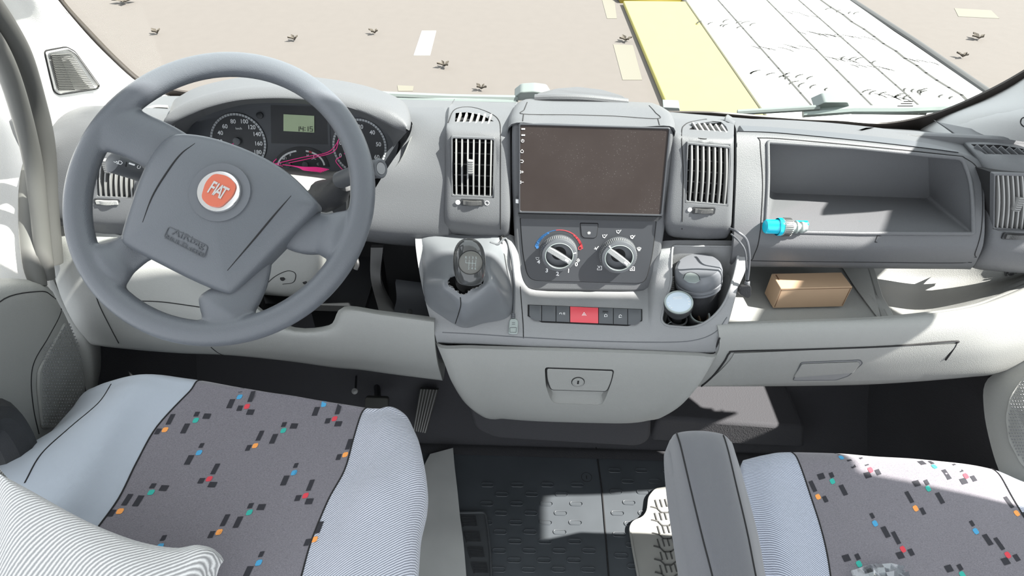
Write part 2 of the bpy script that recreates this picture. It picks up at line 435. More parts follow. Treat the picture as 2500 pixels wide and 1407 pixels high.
def plug(b_loop, k0=.975, k1=1.05, m=None):
    a = [CAM + (p - CAM) * k0 for p in b_loop]; c = [CAM + (p - CAM) * k1 for p in b_loop]; n = len(a)
    return MB().add(a + c, [list(range(n)), list(range(2 * n - 1, n - 1, -1))] + [[i, n + i, n + (i + 1) % n, (i + 1) % n] for i in range(n)], m or void)
def grow(loop, k):
    c = sum(loop, V()) / len(loop); return [c + (p - c) * k for p in loop]
def towards(loop, k):
    """each point moved along its own line of sight, for cutters"""
    return [CAM + (p - CAM) * k for p in loop]

# ------------------------------------------------------------------ outside
GZ = -0.70
mb = MB(); mb.box((-14, 2.0, GZ - 0.1), (16, 26, GZ), ground); g_ = mb.build('ground'); tag(g_, kind='structure')
def gp(px, py, z=GZ): return P(px, py, z=z)
mb = MB(); mb.prism([V((1.10, 3.0, GZ + 0.05)), V((1.855, 3.0, GZ + 0.05)), V((1.855, 7.95, GZ + 0.05)), V((1.10, 7.9, GZ + 0.05))], V((0, 0, -0.049)), yellow)
o = mb.build('kerb_strip', bevel=0.01); tag(o, 'yellow painted raised strip beside the white plate outside', 'kerb')
mb = MB(); mb.grid(dense([[V((1.08, 7.97, GZ + .05)), V((1.45, 8.0, GZ + .05)), V((1.85, 8.1, GZ + .05))], [V((1.05, 8.15, GZ + .09)), V((1.45, 8.2, GZ + .0)), V((1.80, 8.2, GZ + .06))], [V((1.02, 8.6, GZ + .10)), V((1.4, 8.6, GZ + .09)), V((1.75, 8.6, GZ + .12))]], 4, 4), yellow_shaded)
o = mb.build('kerb_end'); md = o.modifiers.new('s', 'SOLIDIFY'); md.thickness = 0.05; bake(o)
tag(o, 'hollowed yellow kerb end with painted-in shade at the far tip of the strip', 'kerb')
mb = MB(); z0 = GZ + 0.06
mb.prism([V((1.87, 3.0, z0)), V((3.93, 3.0, z0)), V((3.93, 11, z0)), V((1.87, 11, z0))], V((0, 0, -0.059)), plate)
for a, b in (((1735, -20), (1985, 262)), ((1862, -10), (2135, 264)), ((1944, -5), (2260, 272))):
    A, B = gp(a[0], a[1], z0), gp(b[0], b[1], z0)
    mb.line([A + (B - A) * k / 12 for k in range(13)], 0.020, scuff, V((0, 0, 1)), h=0.002)
pts = [gp(2005 + 365 * k / 14, 250 * k / 14, z0) + V((random.uniform(-.02, .02), 0, 0)) for k in range(15)]
mb.line(pts, 0.03, scuff, V((0, 0, 1)), h=0.002)
for (cx, cy, nn) in ((1905, 185, 5), (1975, 190, 4), (2110, 165, 5), (2040, 150, 4), (1985, 85, 5), (2065, 92, 4), (2130, 150, 4), (1780, 60, 5), (1840, 58, 4), (1940, 35, 4), (1990, 85, 3), (2200, 235, 6), (2160, 240, 4), (2270, 225, 4), (1860, 120, 4), (2230, 150, 4), (2330, 240, 3), (2090, 30, 4), (1930, 120, 3), (2010, 215, 4)):
    for q in range(nn):
        c0 = gp(cx + q * 22 - nn * 8, cy + q * 3, z0); R_ = random.uniform(.10, .2); s = -1 if (cx // 30) % 2 else 1; a0 = random.uniform(.1, .5)
        mb.line([c0 + V((s * R_ * math.cos(a0 + t * .22), R_ * .9 * math.sin(a0 + t * .22), 0)) for t in range(5)], 0.016, scuff, V((0, 0, 1)), h=0.001)
o = mb.build('loading_plate'); tag(o, 'white tread plate ramp with worn arc marks lying on the tarmac', 'ramp')
A = [gp(2048, -12), gp(2230, 108), gp(2432, 250), gp(2500, 300)]
mb = MB(); mb.tube([p + V((0, 0, .03)) for p in A], 0.045, strip, 10, flat=(V((0, 0, 1)), .6))
o = mb.build('edge_strip'); tag(o, 'long black rubber edging strip right of the white plate', 'edging')
A = [gp(2030, -12), gp(2212, 108), gp(2414, 250)]
mb = MB(); mb.tube([p + V((0, 0, .02)) for p in A], 0.02, slatm, 8); o = mb.build('metal_rail'); tag(o, 'thin pale metal rail along the black rubber edging', 'rail')
mb = MB()
for a in ([(1030, 75), (1065, 75), (1050, 135), (1010, 135)], [(1497, 108), (1545, 110), (1568, 195), (1520, 195)], [(1470, 0), (1500, 0), (1506, 45), (1482, 45)], [(2330, 20), (2420, 25), (2440, 45), (2340, 40)], [(970, 208), (1010, 210), (1008, 222), (972, 222)]):
    mb.prism([gp(p[0], p[1], GZ + .003) for p in a], V((0, 0, -.002)), plate if a[0][0] == 1030 else mat('faded cream paint', (0.135, 0.125, 0.10), 0.8))
o = mb.build('road_marking'); tag(o, kind='structure')
for i, (px, py, s_, lb) in enumerate(((720, 98, .10, 'dry curled leaf on the tarmac left of the faded dash mark'), (915, 82, .09, 'pale dry leaf nearest the faded white dash mark on its left'), (1085, 162, .13, 'dry leaf just below the faded white dash mark'), (1175, 218, .10, 'dry leaf lying nearest the dashboard left of the top pocket'), (1528, 100, .12, 'clump of dry leaf against the yellow strip'), (305, 6, .20, 'dark leaf scrap at the top left of the tarmac'), (385, 82, .10, 'faint leaf scrap high on the far left tarmac'), (2390, 95, .16, 'dry leaf scrap right of the black rubber edging'), (2350, 140, .1, 'small leaf scrap beyond the right pillar'))):
    c = gp(px, py, GZ + .01); mb = MB(); a = random.uniform(0, 3)
    for q in range(4):
        an = a + q * 1.5; L = s_ * random.uniform(.3, .75)
        d = V((math.cos(an), math.sin(an) * .8, 0)); n = V((-d.y, d.x, 0))
        r1 = [c, c + d * L * .5 + V((0, 0, .02)), c + d * L + V((0, 0, .03))]
        mb.grid([[p - n * w_ * L * .35 + V((0, 0, .015)) for p, w_ in zip(r1, (.1, 1, .1))], [p for p in r1], [p + n * w_ * L * .35 + V((0, 0, .015)) for p, w_ in zip(r1, (.1, 1, .1))]], leafm)
    o = mb.build('dry_leaf'); md = o.modifiers.new('s', 'SOLIDIFY'); md.thickness = 0.002; bake(o); tag(o, lb, 'leaf', 'dry leaves on the tarmac')

# ------------------------------------------------------------------ windscreen, pillars, roof
WS = Plane((0, 1.30, 0.875), (0, -0.705, -0.48))
wl = lambda x, t: V((x, 1.30 - 0.48 * t, 0.875 + 0.705 * t))
seal_px = [(120, -55), (150, 0), (215, 72), (290, 148), (350, 196), (430, 219), (560, 232), (900, 243), (1250, 256), (1640, 276), (1850, 292), (2000, 301), (2160, 300), (2280, 276), (2400, 226), (2500, 172), (2600, 105), (2680, 40)]
seal_pt = [WS.hit(*p) for p in seal_px]
mb = MB(); gl = [wl(-.99, -.06), wl(.98, -.06), wl(.98, 1.35), wl(-.99, 1.35)]
mb.prism(gl, V((0, .0035, .0025)), glass); o = mb.build('window_1'); tag(o, kind='structure')
mb = MB(); cl = spl(seal_pt, 6)
upv = V((0, -.48, .705)).normalized(); nin = V((0, -.705, -.48)).normalized()
cen = V((0, 1.0, 1.3)); inn = []; out = []
for i, p in enumerate(cl):
    t = (cl[min(i + 1, len(cl) - 1)] - cl[max(i - 1, 0)]).normalized(); s = t.cross(nin).normalized()
    if s.dot(cen - p) < 0: s = -s
    xx = abs(p.x); wv = 0.006 + .016 * max(0, min(1, (p.x - .15) / .15)) * max(0, min(1, (.70 - p.x) / .1))
    inn.append(p + s * wv + nin * .002); out.append(p - s * 0.05 + nin * .004)
mb.shell([inn, [(a + b) / 2 for a, b in zip(inn, out)], out], nin * .004, ceramic); o = mb.build('trim_1'); tag(o, kind='structure')

# left pillar
pl = lambda px, py: WS.hit(px, py)
lp = [[P(-90, -80, y=.74), P(-10, -80, y=.80), P(60, -70, y=.86), pl(92, -70) + nin * .01],
      [P(-10, 40, y=.82), P(60, 40, y=.88), P(130, 35, y=.96), pl(176, 35) + nin * .01],
      [P(52, 130, y=.87), P(115, 130, y=.94), P(190, 125, y=1.03), pl(262, 126) + nin * .01],
      [P(88, 220, y=.91), P(165, 215, y=1.0), P(260, 205, y=1.12), pl(352, 202) + nin * .01],
      [P(108, 275, y=.93), P(190, 262, y=1.02), P(290, 246, y=1.14), pl(430, 232) + nin * .01],
      [P(118, 320, y=.94), P(200, 300, y=1.03), P(300, 285, y=1.15), pl(450, 270) + nin * .01]]
lpg = dense(lp, 6, 6); lpb = bvh(lpg)
t = thing('wall_left', None, None, lpg[-1][0].copy(), kind='structure')
mb = MB(); mb.shell(lpg, V((-.01, .02, 0)), pale); mb.build('pillar_trim', t)
gr = [(107, 124), (160, 114), (182, 126), (243, 210), (234, 217), (142, 231), (130, 222)]
lo = loop2(lpb, gr, 7, .0006); hi = loop2(lpb, [(109, 127), (160, 117), (180, 129), (239, 210), (232, 214), (144, 228), (133, 219)], 7, .0035)
g = MB(); g.grid([lo, hi], pale, wrap=True)
gr_o = g.build('speaker_grille', t, smooth=50)
mb = MB(); mb.tube(lo, .0013, seam, 6, closed=True); mb.build('grille_gap', gr_o)
mb = MB()
for i in range(21):
    k = i / 20; y_ = 131 + 84 * k; xa = 118 + 20 * k; xb = 168 + 58 * k
    dd = [on(lpb, xa + (xb - xa) * q / 26, y_ - (3 - 2 * k) * q / 26 , .0042) for q in range(27)]
    mb.tube(dd, .0011, rubber2, 5)
    for q in range(0, 12):
        pp = on(lpb, xa + (xb - xa) * q / 26, y_ + 2, .0036); mb.obox(pp, V((.0008, 0, 0)), V((0, 0, .0008)), V((0, -.0008, 0)), rubber)
mb.build('grille_mesh', gr_o)
c_ = [P(155, 8, y=.98), P(185, 22, y=1.0), P(190, 58, y=1.02), P(165, 40, y=1.0)]
mb = MB(); mb.prism([on(lpb, a, b, .003) for a, b in ((160, 5), (170, 12), (190, 52), (188, 62), (163, 38))], V((0, .003, 0)), rubber2); mb.build('pillar_clip', t)
# weather strip at the left door: two rubber beads from above down the pillar
ws1 = [(-60, -30, .74), (0, 55, .79), (45, 135, .84), (78, 235, .885), (102, 330, .90), (112, 420, .90), (118, 520, .885), (128, 640, .86)]
ws2 = [(-80, 20, .72), (-15, 100, .77), (28, 190, .82), (62, 300, .86), (85, 400, .88), (98, 500, .875), (108, 600, .86), (118, 680, .84)]
mb = MB(); mb.tube(spl(PS(*ws1), 6), .0165, rubber, 12); mb.build('door_seal', t)
mb = MB(); mb.tube(spl(PS(*[(a - 4, b, c - .01) for a, b, c in ws2]), 6), .013, rubber2, 12); mb.build('seal_lip', t)

# left door
t = thing('door_1', None, None, V((-1.0, .6, 0)), kind='structure')
dg = [[P(-250, 60, x=-1.06), P(-100, 80, x=-1.05), P(-40, 60, x=-1.03), P(10, 130, x=-1.01)],
      [P(-250, 250, x=-1.06), P(-100, 260, x=-1.05), P(0, 270, x=-1.03), P(60, 300, x=-1.0)],
      [P(-250, 450, x=-1.06), P(-100, 450, x=-1.05), P(20, 450, x=-1.03), P(90, 470, x=-1.0)],
      [P(-250, 600, x=-1.06), P(-100, 600, x=-1.05), P(30, 600, x=-1.02), P(112, 600, x=-.985)],
      [P(-250, 720, x=-1.04), P(-100, 720, x=-1.03), P(40, 720, x=-1.0), P(125, 720, x=-.97)]]
mb = MB(); mb.shell(dense(dg, 4, 4), V((-.02, 0, 0)), pale); mb.build('upper_trim', t)
mb = MB(); mb.tube(spl([P(85, 375, x=-.985), P(76, 440, x=-.985), P(76, 540, x=-.98), P(82, 640, x=-.97), P(95, 700, x=-.96)], 6), [.012 + .006 * math.sin(i / 24 * 3.1) for i in range(25)], rubber2, 12); mb.build('edge_seal', t)
# lower door panel with an arm rest top
pg = [[P(-160, 690, x=-1.0), P(-60, 684, x=-.99), P(30, 680, x=-.975), P(100, 690, x=-.965), P(128, 712, x=-.965)],
      [P(-160, 735, x=-.93), P(-60, 728, x=-.93), P(30, 712, x=-.93), P(100, 708, x=-.935), P(140, 735, x=-.95)],
      [P(-160, 860, x=-.93), P(-60, 850, x=-.93), P(40, 800, x=-.93), P(120, 775, x=-.935), P(168, 790, x=-.95)],
      [P(-160, 1000, x=-.93), P(-60, 980, x=-.935), P(60, 930, x=-.94), P(150, 880, x=-.94), P(200, 880, x=-.95)],
      [P(-160, 1160, x=-.95), P(-50, 1120, x=-.95), P(80, 1060, x=-.95), P(170, 980, x=-.95), P(208, 950, x=-.96)],
      [P(-160, 1290, x=-.96), P(-50, 1260, x=-.96), P(90, 1200, x=-.96), P(170, 1100, x=-.96), P(205, 1040, x=-.97)]]
pgd = dense(pg, 5, 5); pgb = bvh(pgd)
mb = MB(); mb.shell(pgd, V((-.02, 0, -.01)), lite); mb.build('door_panel', t)
seamline(pgb, [(-60, 800), (10, 730), (95, 712), (125, 722), (150, 755), (120, 820), (85, 880), (76, 930), (82, 1000), (95, 1060)], .0011, seam, 'panel_seam', t)
lo_ = loop2(pgb, [(158, 782), (120, 850), (90, 905), (88, 945), (100, 1050), (190, 1040), (204, 940), (195, 880)], 12, .0008)
hi_ = [p + V((.004, -.001, .001)) for p in grow(lo_, .96)]
mb = MB(); mb.grid([lo_, hi_], lite, wrap=True); mb.poly(hi_, lite)
for i in range(34):
    for j in range(18):
        px, py = 92 + j * 6.6 + (3.3 if i % 2 else 0), 785 + i * 7.6
        xl = 158 - (py - 782) * .95 if py < 850 else (92 - (py - 850) * .02); xr = 163 + (py - 782) * .40 if py < 880 else 201 - (py - 880) * .03
        if xl + 7 < px < xr - 4 and py < 1040:
            p = on(pgb, px, py, .0055); mb.obox(p, V((0, .0011, 0)), V((0, 0, .0011)), V((.0007, 0, 0)), sand)
mb.build('speaker_cover', t)
mb = MB(); mb.tube(spl([P(-160, 1100, x=-.90), P(-40, 1020, x=-.90), P(15, 1060, x=-.90), P(50, 1160, x=-.90), P(60, 1300, x=-.90)], 5), .03, black, 10); mb.build('door_pocket', t)
# sill beside the left door
sg = [[P(100, 560, y=.92), P(150, 560, y=.97)], [P(104, 640, y=.90), P(160, 640, y=.95)], [P(138, 720, y=.88), P(195, 740, y=.92)], [P(190, 820, y=.85), P(232, 800, y=.89)], [P(208, 900, y=.83), P(246, 850, y=.88)], [P(205, 990, y=.80), P(243, 930, y=.86)], [P(150, 1120, y=.76), P(225, 1040, y=.82)]]
mb = MB(); mb.shell(dense([[r[0] + V((-.05, .0, -.0)), r[0], (r[0] + r[1]) / 2 + V((.01, -.01, 0)), r[1]] for r in sg], 4, 5), V((-.02, .03, 0)), lite)
o = mb.build('trim_2'); tag(o, kind='structure')

# right pillar and door
rp = [[pl(2660, 50) + nin * .01, P(2720, 60, y=.95), P(2800, 60, y=.85)],
      [pl(2510, 178) + nin * .01, P(2600, 180, y=1.0), P(2720, 190, y=.88)],
      [pl(2410, 236) + nin * .01, P(2520, 240, y=1.05), P(2640, 260, y=.90)],
      [pl(2300, 282) + nin * .01, P(2420, 285, y=1.08), P(2600, 300, y=.92)],
      [pl(2240, 312) + nin * .01, P(2380, 330, y=1.08), P(2590, 360, y=.93)]]
rpg = dense(rp, 5, 5); rpb = bvh(rpg)
t = thing('wall_right', None, None, rpg[-1][-1].copy(), kind='structure')
mb = MB(); mb.shell(rpg, V((.01, .02, 0)), grey3); mb.build('pillar_trim', t)
mb = MB(); mb.box((.95, -.5, .0), (.99, .46, 1.80), pale); mb.prism([V((.95, .46, 1.24)), V((.95, .62, 1.24)), V((.95, .90, 1.13)), V((.95, .92, 1.30)), V((.95, .62, 1.52)), V((.95, .46, 1.52))], V((.03, 0, 0)), pale); mb.box((.952, .46, 1.50), (.985, .645, 1.80), pale); mb.build('unseen_shade_post', t)  # unseen post and rails, placed and slanted to shade seat and dash
seamline(rpb, [(2520, 285), (2497, 288), (2492, 300), (2502, 310), (2530, 312)], .001, seam, 'grille_gap', t)
t = thing('door_2', None, None, V((.86, .6, 0)), kind='structure')
rg = [[P(2560, 800, x=.90), P(2640, 800, x=.92), P(2800, 800, x=.93)],
      [P(2500, 880, x=.84), P(2560, 890, x=.86), P(2720, 900, x=.88)],
      [P(2412, 925, x=.79), P(2460, 930, x=.80), P(2620, 960, x=.83)],
      [P(2402, 1000, x=.765), P(2450, 1000, x=.775), P(2600, 1020, x=.80)],
      [P(2425, 1110, x=.75), P(2470, 1100, x=.76), P(2600, 1120, x=.78)],
      [P(2460, 1200, x=.735), P(2510, 1200, x=.75), P(2650, 1220, x=.77)]]
rgd = dense(rg, 5, 5); rgb = bvh(rgd)
mb = MB(); mb.shell(rgd, V((.02, 0, 0)), lite); mb.build('door_panel', t)
lo_ = loop2(rgb, [(2560, 880), (2500, 925), (2470, 970), (2460, 1020), (2468, 1080), (2500, 1140), (2560, 1180)], 14, .0008)
hi_ = [p + V((-.004, 0, 0)) for p in grow(lo_, .97)]
mb = MB(); mb.grid([lo_, hi_], lite, wrap=True); mb.poly(hi_, lite)
for i in range(30):
    for j in range(8):
        px, py = 2466 + j * 6.6 + (3.3 if i % 2 else 0), 915 + i * 7.6
        if ((px - 2545) / 85) ** 2 + ((py - 1030) / 125) ** 2 < .85: p = on(rgb, px, py, .0052); mb.obox(p, V((0, .0011, 0)), V((0, 0, .0011)), V((.0007, 0, 0)), sand)
mb.build('speaker_cover', t)

# roof: only the header above the windscreen and a strip behind it
mb = MB(); mb.box((-1.0, -0.5, 1.80), (1.0, 0.645, 1.83), pale); o = mb.build('ceiling'); tag(o, kind='structure')

# footwell, floor
mb = MB(); mb.box((-1.02, -.6, -.03), (1.02, 1.30, 0), floorm)
for (x0, x1, y0, n_) in ((-.22, .10, .66, 9), (.12, .30, .66, 9)):
    pass
fl = []
def lozenge(mbx, c, L, w_, ang=0.0, m=floorm, z=0.0, h=.0012):
    ca, sa = math.cos(ang), math.sin(ang); pts = []
    for s in (1, -1):
        for q in range(7):
            a = math.pi / 2 * -s + s * math.pi * q / 6 if False else (-math.pi / 2 + math.pi * q / 6) + (0 if s == 1 else math.pi)
            x = s * (L / 2 - w_ / 2) + w_ / 2 * math.cos(a); y = w_ / 2 * math.sin(a)
            pts.append(V((c[0] + x * ca - y * sa, c[1] + x * sa + y * ca, z + h)))
    mbx.tube(pts, .0011, m, 5, closed=True)
for i, py in enumerate(range(1185, 1400, 23)):
    for j in range(6):
        px = 1190 + j * 73 + (36 if i % 2 else 0) - (i * 1)
        if px < 1440 and px > 1185: p = P(px, py, z=0); lozenge(mb, p, .032, .011, m=floorm)
for i, py in enumerate(range(1150, 1400, 26)):
    for j in range(3):
        px = 1500 + j * 66 + (30 if i % 2 else 0) + i * 2
        if px < 1640: p = P(px, py, z=0); lozenge(mb, p, .032, .011, m=floorm)
sp = [P(1455, 1092, z=.001), P(1470, 1200, z=.001), P(1478, 1300, z=.001), P(1487, 1420, z=.001), P(1490, 1500, z=.001)]
mb.tube(sp, .002, seam, 6)
mb.lathe([(.013, .0), (.013, .0015), (.0, .0015)], P(1432, 1166, z=0), (0, 0, 1), floorm, 20); mb.obox(P(1432, 1166, z=.002), V((.001, 0, 0)), V((0, .005, 0)), V((0, 0, .0005)), seam)
mb.lathe([(.0140, .0), (.0140, .0010), (.0128, .0012)], P(1432, 1166, z=0), (0, 0, 1), seam, 20)
o = mb.build('floor'); tag(o, kind='structure')
mb = MB(); mb.shell(dense([[V((x, 1.30, .80)) for x in (-1.0, 0, .98)], [V((x, 1.26, .4)) for x in (-1.0, 0, .98)], [V((x, 1.15, .15)) for x in (-1.0, 0, .98)], [V((x, 1.03, .01)) for x in (-1.0, 0, .98)], [V((x, .98, .004)) for x in (-1.0, 0, .98)]], 8, 5), V((0, .02, .0)), carpet)
o = mb.build('wall_front'); tag(o, kind='structure')
mb = MB(); mb.box((-1.04, .3, 0), (-1.0, 1.3, .55), carpet); o = mb.build('trim_7'); tag(o, kind='structure')
mb = MB(); mb.box((.86, .55, 0), (.9, 1.3, .5), carpet); o = mb.build('trim_8'); tag(o, kind='structure')
# tunnel step under the drawer
mb = MB(); mb.prism(rnd([P(1140, 985, y=.93), P(1160, 1050, y=.93), P(1210, 1072, y=.93), P(1560, 1092, y=.93), P(1588, 1075, y=.93), P(1592, 985, y=.93)], .02), V((0, .25, -.02)), carpet)
mb.add(*[[V((0, 0, 0))] * 3, [[0, 1, 2]], carpet][:2], carpet) if False else None
o = mb.build('trim_3', bevel=.008); tag(o, kind='structure')
mb = MB(); mb.prism([P(1605, 1020, y=1.0), P(1965, 1045, y=1.0), P(1965, 1095, y=1.0), P(1590, 1078, y=1.0)], V((0, .2, .0)), carpet)
o = mb.build('trim_4', bevel=.01); tag(o, kind='structure')
# right footwell side pieces
mb = MB(); mb.shell(dense([[P(2330, 920, y=.95), P(2415, 915, y=.86)], [P(2330, 1030, y=.93), P(2405, 1000, y=.84)], [P(2350, 1120, y=.90), P(2440, 1140, y=.80)]], 4, 4), V((.01, .02, 0)), carpet); o = mb.build('trim_5'); tag(o, kind='structure')

# pedals
t = thing('accelerator_pedal', 'ribbed floor-hung accelerator pedal beneath the dash left of the drawer', 'pedal', P(1040, 1050, y=.99))
A, B, C_, D = P(1025, 950, y=1.10), P(1070, 952, y=1.10), P(1040, 1058, y=1.0), P(1008, 1052, y=1.0)
mb = MB(); mb.prism([A, B, C_, D], V((0, .015, -.01)), pedalr)
for k in range(6):
    a = A.lerp(B, (k + .5) / 6); b = D.lerp(C_, (k + .5) / 6); mb.tube([a + V((0, -.001, .001)), b + V((0, -.001, .001))], .0018, slatm, 6)
mb.build('pedal_pad', t, bevel=.002)
mb = MB(); mb.tube([P(1050, 955, y=1.12), P(1052, 900, y=1.2)], .01, black, 8); mb.build('pedal_arm', t)
for (px, lb) in ((918, 'square rubber brake pedal half hidden by the driver seat'),):
    t = thing('brake_pedal', lb, 'pedal', P(px, 990, y=1.03))
    mb = MB(); mb.prism(rnd([P(px - 28, 970, y=1.05), P(px + 30, 972, y=1.05), P(px + 28, 1008, y=1.02), P(px - 28, 1004, y=1.02)], .008), V((0, .015, -.01)), pedalr); mb.build('pedal_pad', t, bevel=.002)
    mb = MB(); mb.tube([P(px + 5, 985, y=1.06), P(px, 900, y=1.2)], .009, black, 8); mb.build('pedal_arm', t)
mb = MB(); mb.lathe([(.007, 0), (.008, .01), (.0, .014)], P(868, 955, y=1.05), (0, -.7, .7), slatm, 14); mb.tube([P(868, 955, y=1.05), P(870, 915, y=1.15)], .003, black, 6)
o = mb.build('hanging_fastener'); tag(o, 'small round grey fastener under the dash left of the brake pedal', 'fastener')
# ------------------------------------------------------------------ dashboard
DB = thing('dashboard', 'full-width moulded grey van dashboard running from door to door', 'dashboard', V((0, .95, .55)))
# top pad
xs = [-1.0, -.88, -.82, -.6, -.37, -.31, -.2, -.1, .12, .22, .4, .65, .85, .98]
def top(x):
    k = abs(x) ** 3; f = .085 if -.84 < x < -.34 else (.035 if x > .2 else 0)
    rr = max(0, min(.6, x)); return [V((x, 1.33, .850 - .01 * k - .052 * rr)), V((x, 1.22, .893 - .01 * k - .050 * rr)), V((x, 1.10, .935 - .02 * k - .03 * rr)), V((x, .985 + f, .965 - .02 * k - f * .3)), V((x, .965 + f, .955 - .02 * k - f * .3)), V((x, .96 + f, .90 - .02 * k - f * .3))]
cols = [top(x) for x in xs]; tg = dense([[c[i] for c in cols] for i in range(6)], 5, 4); tb = bvh(tg)
mb = MB(); mb.shell(tg, V((0, .006, -.008)), dark); mb.build('top_pad', DB)

# left end block of the upper fascia
la = rows([(96, 330, 1.02), (112, 290, 1.02), (165, 265, 1.03), (250, 258, 1.03), (345, 262, 1.02), (440, 268, 1.0)],
          [(99, 345, .98), (108, 318, .955), (170, 290, .955), (250, 282, .955), (345, 285, .955), (440, 290, .96)],
          [(102, 380, .95), (110, 380, .92), (170, 375, .915), (250, 370, .915), (345, 370, .92), (440, 375, .93)],
          [(103, 450, .94), (112, 450, .905), (170, 448, .90), (250, 448, .90), (345, 448, .90), (440, 448, .91)],
          [(106, 520, .93), (116, 528, .895), (170, 530, .89), (250, 532, .885), (345, 535, .885), (440, 540, .90)],
          [(108, 531, .93), (118, 541, .91), (170, 548, .90), (250, 556, .89), (345, 560, .89), (440, 565, .90)],
          [(110, 533, .96), (120, 546, .95), (170, 560, .93), (250, 585, .91), (345, 592, .91), (440, 595, .92)],
          [(112, 535, .99), (122, 550, .99), (170, 562, .98), (250, 588, .97), (345, 595, .97), (440, 598, .98)])
lag = dense(la, 5, 5); lab = bvh(lag)
hole = [(236, 388), (332, 392), (330, 486), (234, 482)]
MB().holed(lag, V((.004, .008, -.004)), dark, [loop2(lab, hole, 2)]).build('driver_fascia', DB)
# right part of the driver's fascia
lbn = rows([(985, 262, 1.03), (1030, 262, 1.03), (1092, 262, 1.02)],
           [(1003, 290, .98), (1040, 288, .97), (1095, 285, .965)],
           [(1000, 330, .93), (1045, 330, .925), (1095, 330, .92)],
           [(950, 405, .885), (1015, 410, .89), (1095, 412, .895)],
           [(905, 478, .865), (990, 485, .872), (1095, 488, .88)],
           [(862, 545, .85), (970, 556, .86), (1095, 560, .87)],
           [(858, 572, .86), (970, 582, .87), (1095, 586, .88)],
           [(868, 585, .90), (975, 596, .91), (1095, 600, .92)],
           [(880, 588, .96), (985, 600, .97), (1095, 604, .98)])
lbg = dense(lbn, 6, 5); MB().shell(lbg, V((.004, .008, -.004)), dark).build('inner_fascia', DB)
# gauge hood
ho = [(408, 300, .885), (414, 286, .895), (432, 262, .91), (480, 236, .925), (560, 214, .935), (640, 204, .94), (730, 205, .94), (830, 216, .935), (905, 232, .925), (965, 254, .91), (995, 276, .90), (1003, 300, .885), (1000, 318, .875)]
hi = [(416, 312, .875), (424, 300, .87), (452, 285, .872), (500, 264, .875), (570, 246, .878), (640, 240, .88), (720, 241, .88), (810, 252, .878), (880, 272, .872), (930, 295, .868), (962, 312, .865), (985, 322, .865), (992, 324, .866)]
back = [(425, 320, 1.0), (440, 250, 1.06), (460, 240, 1.06), (500, 222, 1.07), (575, 206, 1.08), (645, 198, 1.09), (730, 199, 1.09), (825, 210, 1.08), (900, 226, 1.06), (955, 246, 1.04), (985, 262, 1.02), (1000, 285, 1.0), (1010, 310, .98)]
inb = [(445, 345, .945), (455, 322, .95), (480, 296, .955), (520, 276, .96), (585, 258, .965), (645, 252, .965), (720, 253, .965), (800, 262, .965), (865, 280, .96), (912, 300, .955), (940, 320, .95), (958, 345, .94), (960, 360, .935)]
A_, B_, C1, D1 = PS(*ho), PS(*hi), PS(*back), PS(*inb)
mid = [(a + b) / 2 + V((0, -.012, .010)) for a, b in zip(A_, B_)]
un = [b + V((0, .015, -.004)) for b in B_]
hg = dense([C1, [(a + c) / 2 + V((0, 0, .012)) for a, c in zip(A_, C1)], A_, mid, B_, un, D1], 4, 4)
MB().grid(hg, dark).build('gauge_hood', DB, smooth=60)
# slats left of the hood on the top
mb = MB()
for k in range(3): mb.tube(spl([on(tb, 345 + k * 14, 275 + k * 9, .004), on(tb, 380 + k * 9, 268 + k * 8, .006), on(tb, 412, 266 + k * 12, .004)], 5), .003, slatm, 6)
mb.build('demister_slats', DB)

# lower driver panel
lo_rows = rows([(108, 532, .93), (160, 545, .92), (250, 565, .90), (345, 590, .88), (450, 640, .85), (560, 700, .82), (690, 796, .765), (800, 797, .762), (836, 752, .772), (930, 762, .770), (1062, 778, .772)],
               [(118, 600, .90), (170, 605, .88), (250, 625, .86), (345, 665, .84), (450, 705, .81), (560, 755, .785), (695, 808, .752), (808, 808, .750), (846, 765, .758), (935, 775, .757), (1060, 792, .759)],
               [(140, 700, .87), (190, 705, .85), (260, 715, .83), (345, 740, .81), (450, 765, .785), (560, 790, .768), (700, 825, .748), (812, 830, .746), (858, 810, .749), (940, 822, .75), (1062, 842, .752)],
               [(172, 775, .85), (215, 780, .835), (275, 788, .82), (350, 800, .80), (450, 812, .78), (560, 825, .768), (700, 850, .755), (815, 862, .752), (866, 858, .753), (945, 868, .755), (1068, 885, .757)],
               [(205, 822, .845), (240, 828, .835), (290, 835, .82), (360, 842, .80), (450, 848, .785), (560, 855, .775), (700, 870, .768), (815, 885, .765), (875, 888, .767), (950, 900, .77), (1076, 915, .772)],
               [(232, 842, .85), (262, 846, .84), (300, 850, .83), (365, 856, .82), (450, 862, .80), (560, 866, .79), (700, 880, .785), (815, 896, .782), (880, 902, .782), (955, 912, .785), (1082, 928, .787)])
lo_rows.append([p + V((0, .05, .0)) for p in lo_rows[-1]])
lgr = dense(lo_rows, 5, 5); lgb = bvh(lgr)
MB().shell(lgr, V((0, .010, -.006)), lite).build('lower_panel', DB)
seamline(lgb, [(231, 712), (245, 750), (270, 800), (290, 838)], .0012, seam, 'panel_seam', DB)
seamline(lgb, [(335, 735), (400, 738), (500, 752)], .001, seam, 'panel_seam', DB)
seamline(lgb, [(515, 848), (530, 860), (545, 868)], .001, seam, 'panel_seam', DB)
mb = MB(); mb.box((-.98, .89, .60), (-.42, 1.2, .615), black); mb.build('sun_block_tray', DB)  # added tray that keeps stray sun off the left footwell wall
